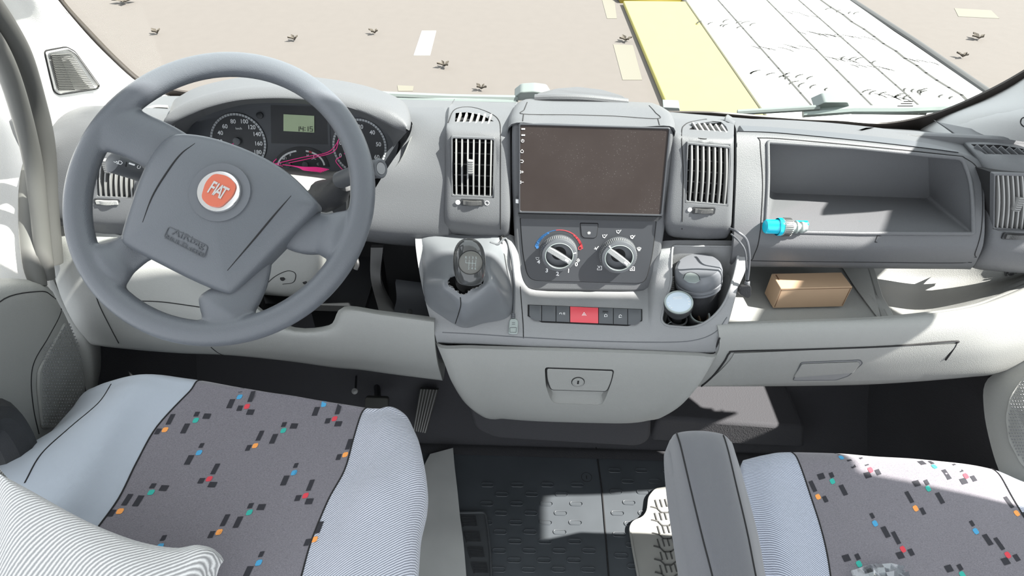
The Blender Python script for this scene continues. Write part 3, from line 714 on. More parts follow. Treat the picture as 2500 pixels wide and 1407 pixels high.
# stuff in the open bay right of the column
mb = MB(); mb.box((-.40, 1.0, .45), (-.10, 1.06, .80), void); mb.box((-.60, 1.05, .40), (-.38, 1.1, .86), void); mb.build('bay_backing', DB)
g_ = dense(rows([(905, 605, .96), (935, 605, .96)], [(905, 680, .93), (930, 690, .93)], [(925, 760, .88), (965, 765, .88)]), 3, 4); MB().shell(g_, V((0, .01, 0)), kbase).build('bay_bracket', DB)
g_ = dense(rows([(965, 690, .93), (1045, 700, .93)], [(968, 730, .90), (1050, 742, .90)], [(960, 765, .86), (1050, 782, .86)]), 3, 4); MB().shell(g_, V((0, .01, 0)), btn).build('bay_bracket', DB)
MB().lathe([(.006, 0), (.006, .002), (.003, .003)], P(1000, 762, y=.86), (0, -.5, .86), black, 14).build('bay_bolt', DB)

# passenger fascia
pf = rows([(1786, 290, 1.03), (1900, 292, 1.03), (2050, 302, 1.03), (2200, 320, 1.02), (2330, 345, 1.01), (2392, 368, 1.0)],
          [(1796, 312, .985), (1900, 318, .985), (2050, 330, .98), (2200, 345, .975), (2330, 366, .965), (2394, 385, .96)],
          [(1798, 332, .955), (1900, 338, .955), (2050, 350, .95), (2200, 365, .945), (2335, 380, .94), (2396, 400, .935)],
          [(1798, 420, .915), (1900, 430, .915), (2050, 436, .912), (2200, 440, .91), (2335, 445, .908), (2402, 450, .905)],
          [(1794, 520, .875), (1900, 525, .872), (2050, 528, .87), (2200, 530, .868), (2335, 535, .867), (2404, 540, .866)],
          [(1792, 575, .858), (1900, 578, .852), (2050, 580, .85), (2200, 582, .85), (2335, 584, .85), (2402, 586, .852)],
          [(1790, 605, .853), (1900, 606, .846), (2050, 608, .844), (2200, 610, .844), (2335, 612, .846), (2395, 614, .85)],
          [(1786, 638, .86), (1900, 636, .858), (2050, 638, .856), (2200, 640, .856), (2335, 642, .858), (2380, 645, .862)],
          [(1784, 650, .88), (1900, 651, .875), (2050, 653, .875), (2200, 655, .876), (2335, 656, .878), (2370, 657, .88)],
          [(1784, 651, .95), (1900, 652, .95), (2050, 654, .95), (2200, 656, .95), (2335, 657, .95), (2370, 658, .95)])
pfg = dense(pf, 6, 5); pfb = bvh(pfg)
opn = [(1874, 347), (2080, 361), (2350, 388), (2374, 450), (2376, 571), (2100, 570), (1868, 566), (1876, 450)]
orad = [6, 1, 14, 60, 8, 1, 5, 60]
def rloop(b, pts, rr, off=0.0, n=5):
    return [on(b, p.x, p.y, off) for p in rnd([V((a[0], a[1], 0)) for a in pts], rr, n)]
FL = rloop(pfb, opn, orad)
MB().holed(pfg, V((0, .007, -.004)), dark, [FL]).build('passenger_fascia', DB)
zf = P(1868, 566, y=.852).z - .004
bk = [(1882, 350, None), (2080, 363, None), (2266, 380, None), (2268, 450, None), (2270, 485, 1), (2080, 478, 1), (1880, 471, 1), (1881, 430, None)]
yb = P(2080, 478, z=zf).y
BKL = []
for a, b, c in bk: BKL.append(P(a, b, y=yb))
BKL = [p.copy() for p in rnd(BKL, [.004, .002, .006, .01, .012, .002, .012, .01], 5)]
FLi = [p + V((0, .002, -.001)) for p in FL]
midl = [a.lerp(b, .5) for a, b in zip(FLi, BKL)]
mb = MB(); mb.grid([FLi, midl, BKL], dark, wrap=True); mb.poly(BKL, dark)
cub = mb.build('open_cubby', DB, smooth=50)
mb = MB(); mb.tube(FL, .0035, dark, 8, closed=True); mb.build('cubby_lip', DB, smooth=80)
seamline(pfb, [(1857, 560), (1862, 450), (1856, 350), (1862, 337), (2000, 347), (2200, 366), (2350, 382)], .0009, seam, 'frame_seam', DB, n=8)
seamline(pfb, [(1857, 560), (1850, 600), (1838, 632), (1846, 637), (2100, 640), (2372, 641), (2380, 620), (2396, 560), (2398, 470), (2385, 410), (2350, 382)], .0009, seam, 'frame_seam', DB, n=8)
# grooves on the lid above it; a dark band paints in the shadow
def band(b, up_, dn, m, name, off=.0018, par=DB):
    a = spl([V((p[0], p[1], 0)) for p in up_], 6); c = spl([V((p[0], p[1], 0)) for p in dn], 6)
    return MB().shell([[on(b, p.x, p.y, off) for p in a], [on(b, p.x, p.y, off) for p in c]], V((0, .001, -.001)), m).build(name, par)
band(pfb, [(1788, 308), (1900, 314), (2100, 332), (2250, 350), (2340, 372)], [(1800, 322), (1900, 326), (2100, 345), (2250, 362), (2340, 374)], btn, 'lid_groove_shade')
seamline(tb, [(1770, 291), (1900, 297), (2000, 303), (2090, 318)], .0013, seam, 'lid_seam', DB)
lid = [on(tb, *p, .004) for p in [(1768, 290), (1900, 291), (2020, 298), (2115, 306), (2122, 318), (2100, 322), (1980, 310), (1800, 298)]]
MB().prism(lid, V((0, .002, -.006)), dark).build('top_lid', DB, bevel=.002)

# right end column (outer vent housing)
rc = rows([(2300, 300, 1.12), (2400, 320, 1.10), (2520, 345, 1.05), (2620, 370, 1.0)],
          [(2350, 335, 1.03), (2420, 345, 1.01), (2520, 362, .98), (2620, 385, .95)],
          [(2378, 365, .965), (2440, 372, .945), (2530, 392, .93), (2620, 410, .92)],
          [(2402, 410, .925), (2450, 412, .905), (2530, 415, .895), (2620, 425, .89)],
          [(2412, 470, .895), (2450, 472, .88), (2530, 475, .87), (2620, 480, .87)],
          [(2410, 560, .865), (2450, 566, .85), (2530, 575, .845), (2620, 580, .845)],
          [(2400, 610, .855), (2440, 615, .842), (2530, 620, .838), (2620, 620, .84)],
          [(2378, 650, .87), (2430, 658, .86), (2530, 665, .86), (2620, 665, .86)],
          [(2380, 656, .93), (2430, 662, .93), (2530, 668, .93), (2620, 668, .93)])
for r_ in rc: r_.insert(0, r_[0] + V((.004, .03, -.008)))
rcg = dense(rc, 5, 5); rcb = bvh(rcg)
MB().holed(rcg, V((.003, .008, -.003)), dark, [rloop(rcb, [(2426, 422), (2530, 424), (2530, 566), (2424, 560)], 2), rloop(rcb, [(2370, 352), (2440, 354), (2500, 364), (2540, 380), (2460, 378), (2406, 377)], 2)]).build('outer_vent_column', DB)
mb = MB()
for k in range(7): mb.obox(on(rcb, 2396 + k * 20, 365 + k * 1.5, -.003), V((.0014, .002, 0)), V((-.006, .010, .004)), V((0, -.002, .004)), dark)
mb.build('demister_slats', DB)
mb = MB(); mb.poly(towards(rloop(rcb, [(2360, 346), (2540, 350), (2560, 384), (2390, 384)], 2), 1.02), void); mb.build('demister_duct', DB)

# lower passenger panel
pp = rows([(1745, 796, .785), (1950, 788, .79), (2170, 779, .80), (2350, 757, .82), (2440, 726, .85), (2540, 680, .89), (2640, 630, .93)],
          [(1750, 792, .770), (1950, 785, .772), (2170, 776, .78), (2350, 755, .80), (2445, 728, .83), (2550, 685, .87), (2650, 640, .90)],
          [(1755, 815, .757), (1950, 810, .757), (2170, 800, .762), (2355, 784, .775), (2460, 760, .80), (2560, 720, .84), (2660, 680, .87)],
          [(1755, 855, .752), (1950, 850, .751), (2170, 842, .755), (2360, 832, .768), (2470, 812, .795), (2570, 775, .83), (2670, 740, .86)],
          [(1728, 900, .760), (1950, 896, .760), (2170, 890, .762), (2360, 878, .775), (2480, 858, .80), (2580, 815, .84), (2680, 780, .87)],
          [(1700, 944, .785), (1950, 943, .785), (2150, 938, .787), (2360, 922, .80), (2450, 908, .82), (2580, 850, .86), (2690, 810, .89)])
pp.append([p + V((0, .05, 0)) for p in pp[-1]])
ppg = dense(pp, 6, 5); ppb = bvh(ppg)
plo = MB().shell(ppg, V((0, .010, -.006)), lite).build('passenger_lower_panel', DB)
# shelf behind the lip
zs = P(1950, 786, y=.79).z - .012
bx = [V((x, y, z)) for x, y, z in ()]
x0, x1 = P(1745, 790, y=.79).x, P(2171, 776, y=.80).x
mb = MB(); mb.shell(dense([[V((x, .782, zs + .01)), V((x, .80, zs)), V((x, .90, zs - .002)), V((x, .985, zs)), V((x, 1.0, zs + .02)), V((x, 1.005, .86))] for x in (x0, (x0 + x1) / 2, x1)], 4, 3), V((0, .004, -.004)), lite); mb.build('shelf', DB)
dvb = P(2125, 657, y=.95)
mb = MB(); mb.prism([P(2171, 777, y=.797), P(2140, 722, y=.88), P(2119, 650, y=.95), V((P(2119, 650, y=.95).x - .004, 1.0, .86)), V((x1 - .012, 1.0, zs)), V((x1 - .012, .90, zs)), V((x1 - .004, .80, zs))], V((.012, 0, 0)), lite); mb.build('shelf_divider', DB, bevel=.002)
bw = [[P(2112, 640, y=.98), P(2135, 640, y=.98), P(2250, 640, y=.99), P(2380, 640, y=.98), P(2500, 645, y=.94), P(2620, 620, y=.93)],
      [P(2116, 690, y=.96), P(2138, 690, y=.955), P(2250, 695, y=.965), P(2380, 690, y=.95), P(2500, 670, y=.925), P(2620, 630, y=.92)],
      [P(2140, 735, y=.90), P(2158, 735, y=.89), P(2250, 742, y=.90), P(2370, 725, y=.89), P(2480, 690, y=.89), P(2620, 640, y=.91)],
      [P(2160, 766, y=.835), P(2176, 766, y=.83), P(2260, 764, y=.84), P(2365, 744, y=.84), P(2470, 706, y=.87), P(2620, 645, y=.91)],
      [P(2162, 777, y=.80), P(2176, 777, y=.80), P(2260, 769, y=.81), P(2360, 752, y=.82), P(2460, 718, y=.855), P(2620, 650, y=.90)]]
bwg = dense(bw, 5, 5); bwb = bvh(bwg); MB().shell(bwg, V((0, .008, -.006)), lite).build('side_bin', DB)
seamline(bwb, [(2131, 658), (2134, 690), (2137, 720)], .0012, seam, 'panel_seam', DB)
sc_ = on(bwb, 2468, 668, .001); sn = V((-.5, -.8, .3)).normalized()
MB().lathe([(.010, -.002), (.010, .001), (.007, .0012), (.006, -.002), (.0045, -.002), (.0045, .003), (.002, .0035), (.002, .001), (.0, .001)], sc_, sn, kbase, 20).build('recessed_screw', DB)

# ------------------------------------------------------------------ glovebox door
t = thing('glovebox_door', 'wide grey lower glovebox lid with a shallow finger recess on the passenger side', 'glovebox', on(ppb, 1950, 940))
dr = [(1790, 859), (1950, 855), (2170, 847), (2330, 836), (2334, 842), (2312, 870), (2260, 924), (2150, 936), (1950, 941), (1716, 941), (1745, 915), (1772, 880)]
L0 = loop2(ppb, dr, 8, .0005, 4); L1 = loop2(ppb, [(p[0] + (2 if p[0] < 1800 else -2), p[1] + (2 if p[1] < 900 else -1)) for p in dr], 8, .0022, 4)
q0 = [[on(ppb, 1792 - 76 * v ** 1.3 + (542 - 542 * 0 ) * u_ + (-14 - 60 * v if False else -20 * v) * u_, 861 - 23 * u_ + (78 + 8 * u_) * v, .0022) for u_ in [i / 24 for i in range(25)]] for v in [j / 8 for j in range(9)]]
mb = MB(); mb.shell(q0, V((0, .0018, -.0012)), lite); mb.build('lid_face', t)
mb = MB(); mb.tube([on(ppb, p.x, p.y, .0012) for p in spl([V((a, b, 0)) for a, b in [(1708, 946), (1740, 918), (1768, 882), (1780, 862), (1800, 857), (1950, 853), (2170, 845), (2325, 833), (2333, 839), (2322, 858), (2308, 878)]], 7)], .0016, seam, 6); mb.build('lid_gap', t)
hr = [(1955, 882), (2098, 876), (2105, 884), (2070, 915), (2040, 925), (1935, 926), (1940, 915)]
mb = MB(); hl = rloop(ppb, hr, 5, .0028); mb.poly(hl, sand); mb.tube(hl, .0008, btn, 6, closed=True); hd = mb.build('pull_recess', t)
hr2 = [(1957, 884), (2094, 879), (2098, 886), (2080, 906), (1940, 917), (1938, 914)]
hl = rloop(ppb, hr2, 4, .0048); mb = MB(); mb.prism(hl, V((0, .003, -.002)), lite); mb.build('pull_plate', t, bevel=.001)

# ------------------------------------------------------------------ vents
def slats(t, corners, pl_, n, depth=.014, th=.0012, bow=0.0, m=slatm, skip=()):
    TL, TR, BR, BL = corners
    nrm = pl_.n
    for k in range(n):
        u_ = (k + .5) / n; a = TL.lerp(TR, u_); b = BL.lerp(BR, u_); mb = MB(); g = []
        for s in range(9):
            v = s / 8; p = a.lerp(b, v) + nrm * (bow * math.sin(math.pi * v)); g.append([p, p - nrm * depth])
        mb.shell(g, (TR - TL).normalized() * th * 2, m); mb.build('slat', t)
def vent(name, label, cpx, pl_, n, m=slatm, slider=None, slm=None, frame=dark, cross=5, bow=.004, dp=.05):
    TL, TR, BR, BL = [pl_.hit(*c) for c in cpx]
    t = thing(name, label, 'air vent', (BL + BR) / 2, 'dashboard air vents')
    ins = lambda k, off=0: [((TL + TR + BR + BL) / 4).lerp(c, k) + pl_.n * off for c in (TL, TR, BR, BL)]
    mb = MB(); mb.ring(rnd(ins(1.0, .001), .003), rnd(ins(.93, .001), .003), pl_.n * -.01, frame); mb.build('vent_frame', t, bevel=.0007)
    a, b = ins(.99, -.008), ins(.9, -dp); mb = MB(); mb.grid([a, b], void, wrap=True); mb.poly(b, void); mb.build('vent_duct', t)
    slats(t, ins(.93, .0), pl_, n, bow=bow, m=m)
    c = ins(.92, -.02)
    for k in range(cross):
        v = (k + .5) / cross; mb = MB(); p, q = c[0].lerp(c[3], v), c[1].lerp(c[2], v); mb.tube([p, q], .0016, kbase, 6); mb.build('cross_vane', t)
    if slider:
        p = pl_.hit(*slider, .004); mb = MB(); mb.obox(p, pl_.xa * .0045, pl_.ya * .011, pl_.n * .006, slm or m)
        for k in range(6): mb.obox(p + pl_.ya * (-.009 + k * .0036) + pl_.n * .0062, pl_.xa * .0046, pl_.ya * .0006, pl_.n * .0008, kbase)
        mb.build('slider_tab', t, bevel=.0006)
    return t
def roller(px, py, pl_, wpx, label, off=0.001, m=kbase):
    c = pl_.hit(px, py, off); s = (pl_.hit(px + wpx / 2, py, off) - pl_.hit(px - wpx / 2, py, off)).length / 2
    t = thing('vent_roller', label, 'thumb wheel', c, 'thumb wheels under the air vents')
    mb = MB(); mb.ring(rnd([c + pl_.xa * a * (s + .003) + pl_.ya * b * .0058 for a, b in ((-1, 1), (1, 1), (1, -1), (-1, -1))], .003), rnd([c + pl_.xa * a * s + pl_.ya * b * .0042 for a, b in ((-1, 1), (1, 1), (1, -1), (-1, -1))], .002), pl_.n * -.003, black); mb.build('roller_slot', t)
    mb = MB(); R_ = s * 1.5
    for k in range(-9, 10):
        an = k * .075; o_ = c + pl_.xa * math.sin(an) * R_ + pl_.n * (math.cos(an) * R_ - R_ + .003)
        if abs(math.sin(an) * R_) < s - .0005: mb.obox(o_, pl_.xa * .0009, pl_.ya * .0038, pl_.n * .0022, m)
    mb.obox(c, pl_.xa * (s - .001), pl_.ya * .0034, pl_.n * .0028, m); mb.build('ribbed_wheel', t, bevel=.0004)
    return t
def housing(name, rws, hole, slots, nslot, extra=None, m=dark):
    """rws: (pxL, pyL, pxR, pyR, Y)"""
    g = []
    for (xl, yl, xr, yr, Y, *k) in rws:
        A, B = P(xl, yl, y=Y), P(xr, yr, y=Y); r = [A + V((0, .055, -.012)), A + V((.0, .012, -.002))]
        r += [A.lerp(B, .045) + V((0, 0, 0)), A.lerp(B, .2) + V((0, -.003, 0)), A.lerp(B, .5) + V((0, -.005, 0)), A.lerp(B, .8) + V((0, -.003, 0)), A.lerp(B, .955)]
        r += [B + V((0, .012, -.002)), B + V((0, .055, -.012))]; g.append(r)
    gd = dense(g, 4, 5); b = bvh(gd); MB().holed(gd, V((0, .006, -.004)), m, [rloop(b, hole, 2), rloop(b, slots, 2)]).build(name, DB)
    return b
VL = tilted(.892, .92, 14)
lvb = housing('vent_housing', [(1102, 256, 1262, 262, 1.03), (1094, 270, 1256, 276, .975), (1090, 300, 1250, 306, .935), (1086, 330, 1247, 337, .908), (1084, 420, 1247, 425, .888), (1082, 515, 1247, 520, .868), (1084, 548, 1245, 556, .868), (1096, 572, 1244, 580, .885), (1100, 578, 1244, 586, .93)],
              [(1101, 332), (1209, 336), (1206, 484), (1102, 480)], [(1112, 276), (1140, 274), (1175, 281), (1206, 296), (1110, 297)], 6)
mb = MB()
for k in range(6): mb.obox(on(lvb, 1121 + k * 15, 287 + k * .8, -.002), V((.0014, .0005, 0)), V((.002, .010, .004)), V((0, -.003, .004)), slatm)
mb.poly(towards(rloop(lvb, [(1100, 268), (1215, 268), (1222, 302), (1100, 304)], 2), 1.02), void); mb.build('demister_slats', DB)
LVP = Plane((on(lvb, 1150, 400)), (0, -math.cos(rad(14)), math.sin(rad(14))))
seamline(lvb, [(1094, 300), (1110, 268), (1150, 262), (1195, 276), (1218, 295), (1222, 330), (1222, 420), (1222, 520), (1222, 560)], .0009, seam, 'housing_seam', DB)
vent('air_vent', 'centre air vent left of the touch screen with seven upright slats', [(1101, 332), (1209, 336), (1206, 484), (1102, 480)], LVP, 7, slider=(1149, 407))
RL = Plane(on(lvb, 1152, 495), LVP.n); roller(1153, 495, RL, 48, 'ribbed thumb wheel under the vent left of the screen')
mb = MB(); mb.lathe([(.0040, 0), (.0040, .0005), (0, .0005)], RL.hit(1118, 494, .0004), RL.n, white, 16)
mb.build('printed_dot', DB); mb = MB(); c = RL.hit(1189, 496, .0006); mb.tube([c + RL.xa * math.cos(a * .4) * .0035 + RL.ya * math.sin(a * .4) * .0035 for a in range(16)], .0005, white, 5, closed=True); mb.build('printed_dot', DB)
rvb = housing('vent_housing', [(1628, 276, 1800, 296, 1.03), (1634, 290, 1796, 306, .975), (1640, 315, 1795, 328, .935), (1640, 340, 1795, 350, .908), (1634, 430, 1794, 440, .888), (1626, 525, 1790, 532, .868), (1626, 556, 1788, 562, .868), (1632, 575, 1780, 580, .885), (1640, 582, 1775, 586, .93)],
              [(1677, 347), (1784, 357), (1778, 504), (1672, 495)], [(1682, 316), (1700, 303), (1740, 296), (1762, 298), (1778, 320)], 6)
mb = MB()
for k in range(6): mb.obox(on(rvb, 1698 + k * 14, 311 + k * 1.2, -.002), V((.0014, .0005, 0)), V((-.004, .010, .004)), V((0, -.003, .004)), slatm)
mb.poly(towards(rloop(rvb, [(1668, 292), (1770, 288), (1790, 325), (1668, 322)], 2), 1.02), void); mb.build('demister_slats', DB)
RVP = Plane((on(rvb, 1728, 425)), LVP.n)
seamline(rvb, [(1665, 560), (1668, 430), (1664, 330), (1672, 305), (1700, 295), (1750, 290), (1780, 300)], .0009, seam, 'housing_seam', DB)
vent('air_vent', 'centre air vent right of the touch screen with sunlit curved slats', [(1677, 347), (1784, 357), (1778, 504), (1672, 495)], RVP, 7, bow=.006)
RR = Plane(on(rvb, 1718, 515), LVP.n); roller(1718, 515, RR, 48, 'ribbed thumb wheel under the vent right of the screen')
mb = MB(); mb.lathe([(.0036, 0), (.0036, .0005), (0, .0005)], RR.hit(1684, 512, .0004), RR.n, white, 16); mb.build('printed_dot', DB)
OVP = Plane(on(lab, 285, 440), (0, -math.cos(rad(10)), math.sin(rad(10))))
vent('air_vent', 'driver side air vent seen through the left gap of the steering wheel', hole, OVP, 7, slider=(262, 405))
RO_ = Plane(on(lab, 262, 492), OVP.n); roller(262, 494, RO_, 55, 'pale thumb wheel under the driver side vent', m=slatm)
OPV = Plane(on(rcb, 2480, 490), (0, -math.cos(rad(12)), math.sin(rad(12))))
vent('air_vent', 'outer passenger air vent cut off by the right edge', [(2426, 423), (2528, 426), (2526, 566), (2424, 560)], OPV, 8, slider=(2484, 498))
RQ = Plane(on(rcb, 2475, 580), OPV.n); roller(2480, 578, RQ, 54, 'ribbed thumb wheel under the outer passenger vent')
# side slot grille on the left end
mb = MB(); lp_ = [on(lab, *p, .001) for p in ((101, 326), (118, 326), (122, 489), (106, 489))]
mb.poly(lp_, grey3)
mb2 = MB(); mb2.tube([lp_[0], lp_[1], lp_[2], lp_[3]], .0018, slatm, 6, closed=True)
for k in range(8): mb2.obox(on(lab, 111 + k * .6, 345 + k * 18.5, .002), V((.006, .003, 0)), V((0, 0, .001)), V((0, -.003, 0)), slatm)
o = mb.build('side_outlet', DB); mb2.build('side_outlet_frame', o)
# ------------------------------------------------------------------ instrument cluster
CP = Plane(P(700, 330, y=.965), (0, -math.cos(rad(22)), math.sin(rad(22))))
cpx = 1.0 / 1500 * (CP.p - CAM).dot(fw)          # metres per pixel at the cluster
IC = thing('instrument_cluster', 'instrument cluster with two round dials and green clock display under the hood', 'instrument cluster', CP.hit(700, 415))
facem = mat('cluster face', (0.060, 0.065, 0.075), 0.5); dialm = mat('dial face', (0.022, 0.024, 0.028), 0.5)
printm = mat('dial print', (0.72, 0.74, 0.76), 0.5); tick = mat('dial ring print', (0.40, 0.42, 0.44), 0.5)
ol = [(425, 345), (450, 300), (520, 262), (640, 246), (760, 248), (860, 266), (930, 296), (975, 345), (960, 410), (880, 430), (700, 432), (540, 425), (440, 400)]
mb = MB(); mb.prism(rnd(CP.hits(ol), .01), CP.n * -.02, facem); mb.build('face_plate', IC)
# side walls of the binnacle
mb = MB(); mb.shell(dense([[CP.hit(p[0], p[1], .0) for p in ((955, 405), (968, 380), (985, 350))], [CP.hit(p[0], p[1], .03) for p in ((945, 425), (975, 385), (998, 345))], [CP.hit(p[0], p[1], .07) for p in ((925, 452), (975, 395), (1003, 335))]], 4, 4), V((.002, .004, 0)), lite); mb.build('binnacle_wall', IC)
mb = MB(); mb.shell(dense([[CP.hit(p[0], p[1], .0) for p in ((450, 395), (445, 350), (470, 300))], [CP.hit(p[0], p[1], .04) for p in ((436, 395), (428, 345), (450, 300))], [CP.hit(p[0], p[1], .07) for p in ((420, 390), (412, 340), (432, 300))]], 4, 4), V((.002, .004, 0)), btn); mb.build('binnacle_wall', IC)
def dial(cx, cy, rpx, a0, a1, nums, hub, name):
    c = CP.hit(cx, cy, .001); R_ = rpx * cpx * 1.02
    d = MB().lathe([(R_, 0), (R_, .0008), (0, .0008)], c, CP.n, dialm, 48).build(name, IC)
    mb = MB(); n = 44
    for k in range(n):
        t0, t1 = a0 + (a1 - a0) * k / n, a0 + (a1 - a0) * (k + .82) / n
        pts = []
        for r_ in (.91, .985): pts.append([c + (CP.xa * math.cos(rad(t)) + CP.ya * math.sin(rad(t))) * R_ * r_ + CP.n * .0012 for t in (t0, t1)])
        mb.poly([pts[0][0], pts[0][1], pts[1][1], pts[1][0]], tick)
    for s, px, py in nums: mb.text(s, CP.hit(px, py, .0026), CP.xa, CP.ya, .0098, printm, bold=.00015, sx=.95)
    mb.build('dial_print', d)
    if hub: MB().lathe([(.0068, 0), (.0062, .005), (0, .0058)], CP.hit(hub[0], hub[1], .002), CP.n, btn, 24).build('needle_hub', d)
    return d
d1 = dial(582, 347, 68, 235, -45, [('20', 537, 346), ('40', 538, 325), ('60', 549, 309), ('80', 569, 297), ('100', 596, 297), ('120', 614, 311), ('140', 627, 328), ('160', 631, 351), ('180', 629, 372)], (580, 345), 'speedometer')
MB().text('km/h', CP.hit(583, 314, .0026), CP.xa, CP.ya, .0055, printm).build('dial_unit', d1)
MB().tube([CP.hit(574, 349, .005), CP.hit(545, 362, .005)], .0008, pink, 6).build('needle', d1)
d2 = dial(878, 358, 66, 235, -35, [('10', 828, 349), ('20', 845, 322), ('30', 880, 310), ('40', 909, 324), ('50', 924, 353), ('60', 920, 384), ('0', 831, 380)], (878, 358), 'rev_counter')
MB().tube([CP.hit(870, 362, .005), CP.hit(840, 376, .005)], .0008, pink, 6).build('needle', d2)
mb = MB(); mb.prism(CP.hits([(661, 256), (798, 260), (801, 353), (662, 350)], .0015), CP.n * -.002, dialm); dp_ = mb.build('display_panel', IC)
mb = MB(); mb.ring(CP.hits([(656, 250), (803, 254), (807, 360), (657, 356)], .0016), CP.hits([(661, 256), (798, 260), (801, 353), (662, 350)], .0016), CP.n * -.002, facem); mb.build('display_surround', dp_)
mb = MB(); mb.prism(CP.hits([(692, 279), (767, 283), (767, 324), (692, 320)], .003), CP.n * -.002, lcd); mb.build('clock_display', dp_)
def seg(mbx, ch, cx, cy, w_, h_):
    S = {'1': 'bc', '4': 'fgbc', '5': 'afgcd'}; L = dict(a=((-1, 1), (1, 1)), b=((1, 1), (1, 0)), c=((1, 0), (1, -1)), d=((-1, -1), (1, -1)), e=((-1, 0), (-1, -1)), f=((-1, 1), (-1, 0)), g=((-1, 0), (1, 0)))
    for s in S[ch]:
        (x0, y0), (x1, y1) = L[s]; mbx.line([CP.hit(cx + x0 * w_, cy - y0 * h_, .0034), CP.hit(cx + x1 * w_, cy - y1 * h_, .0034)], .0011, lcdk, CP.n)
mb = MB()
for ch, x in (('1', 727), ('4', 737), ('1', 749), ('5', 760)): seg(mb, ch, x, 315, 3, 5.5)
for yy in (312, 318): mb.line([CP.hit(744, yy, .0034), CP.hit(745, yy, .0034)], .0012, lcdk, CP.n)
mb.build('clock_digits', dp_)
MB().lathe([(.0055, 0), (.0055, .003), (.003, .0045), (0, .0045)], CP.hit(635, 282, .001), CP.n, dialm, 20).build('reset_button', IC)
mb = MB(); mb.prism([CP.hit(735 + 68 * math.cos(rad(a)), 408 - 50 * math.sin(rad(a)), .002) for a in range(0, 181, 10)], CP.n * -.002, dialm); sg_ = mb.build('fuel_and_temperature_gauge', IC)
mb = MB()
for a0 in [172, 164, 156, 148, 140, 132, 124, 116, 108]:
    mb.line([CP.hit(735 + 57 * math.cos(rad(a)), 408 - 40 * math.sin(rad(a)), .0024) for a in (a0, a0 - 5)], .0028, printm, CP.n)
    mb.line([CP.hit(735 + 57 * math.cos(rad(180 - a)), 408 - 40 * math.sin(rad(180 - a)), .0024) for a in (a0, a0 - 5)], .0028, redp if a0 == 116 else printm, CP.n)
mb.text('F', CP.hit(709, 379, .0024), CP.xa, CP.ya, .0055, printm, bold=.0001); mb.text('H', CP.hit(751, 380, .0024), CP.xa, CP.ya, .0055, printm, bold=.0001)
mb.text('C', CP.hit(776, 401, .0024), CP.xa, CP.ya, .005, printm); mb.text('E', CP.hit(685, 399, .0024), CP.xa, CP.ya, .005, printm)
fp = lambda pts: [CP.hit(a, b, .0024) for a, b in pts]
mb.line(fp([(690, 389), (690, 381), (695, 381), (695, 389), (690, 389), (695, 385)]), .0008, printm, CP.n); mb.line(fp([(697, 383), (699, 385), (699, 389)]), .0006, printm, CP.n)
mb.line(fp([(766, 378), (766, 386)]), .0009, printm, CP.n); mb.line(fp([(761, 389), (766, 387), (771, 389)]), .0008, printm, CP.n)
mb.build('gauge_print', sg_)
for x in (705, 746): MB().lathe([(.0058, 0), (.005, .004), (0, .0045)], CP.hit(x, 402, .002), CP.n, btn, 20).build('needle_hub', sg_)
mb = MB(); mb.shell(dense([[CP.hit(p[0], p[1], .012) for p in ((470, 300), (640, 262), (800, 268), (950, 330))], [CP.hit(p[0], p[1], .020) for p in ((455, 350), (640, 330), (800, 335), (965, 370))], [CP.hit(p[0], p[1], .030) for p in ((455, 395), (640, 415), (800, 420), (950, 410))]], 6, 5), CP.n * .0015, lens); mb.build('clear_lens', IC)
# pink lines drawn as thin tubes along the foot of the lens
PC = thing('pink_lines', 'bundle of thin bright pink lines lying at the foot of the instrument cluster', 'cord', CP.hit(760, 415, .04))
for k in range(6):
    mb = MB(); mb.tube(spl([CP.hit(690 + k * 9, 402 + k, .036), CP.hit(740, 408 + k * 1.4, .042), CP.hit(775, 409 + k * 2, .044), CP.hit(803 - k * 4, 414 + k * 1.5, .046)], 6), .0007, pink, 6); mb.build('pink_line', PC)
for pts in ([(672, 400), (740, 384), (800, 372), (825, 345), (833, 318)], [(705, 398), (760, 386), (815, 370), (828, 335)], [(675, 388), (668, 398), (690, 406)], [(833, 382), (820, 392), (828, 405), (836, 414)]):
    mb = MB(); mb.tube(spl([CP.hit(a, b, .036) for a, b in pts], 6), .0006, pink, 6); mb.build('pink_line', PC)

# ------------------------------------------------------------------ steering column
SCo = thing('steering_column', 'grey steering column shroud with stalks behind the wheel', 'steering column', V((-.50, .86, .75)))
us = dense(rows([(600, 400, .93), (700, 412, .93), (790, 416, .925), (870, 424, .915)], [(610, 430, .89), (710, 435, .885), (790, 445, .88), (850, 465, .875)], [(630, 480, .84), (720, 480, .83), (790, 492, .835), (822, 520, .84)], [(640, 540, .83), (720, 540, .82), (790, 560, .83), (815, 600, .85)]), 5, 5)
MB().shell(us, V((0, .005, -.003)), lite).build('upper_shroud', SCo)
ls = dense(rows([(560, 610, .82), (680, 610, .81), (780, 600, .82), (800, 580, .87)], [(570, 660, .82), (690, 655, .81), (775, 650, .82), (798, 640, .87)], [(600, 700, .83), (700, 695, .82), (765, 690, .83), (790, 670, .87)], [(630, 718, .86), (710, 722, .85), (750, 716, .86), (770, 700, .89)], [(640, 719, .92), (710, 724, .92), (750, 718, .92), (765, 702, .93)]), 5, 5); lsb = bvh(ls)
MB().shell(ls, V((0, .005, .003)), lite).build('lower_shroud', SCo)
seamline(lsb, [(650, 694), (672, 675), (700, 662), (718, 665), (722, 676), (715, 690), (690, 694)], .0008, seam, 'key_seam', SCo)
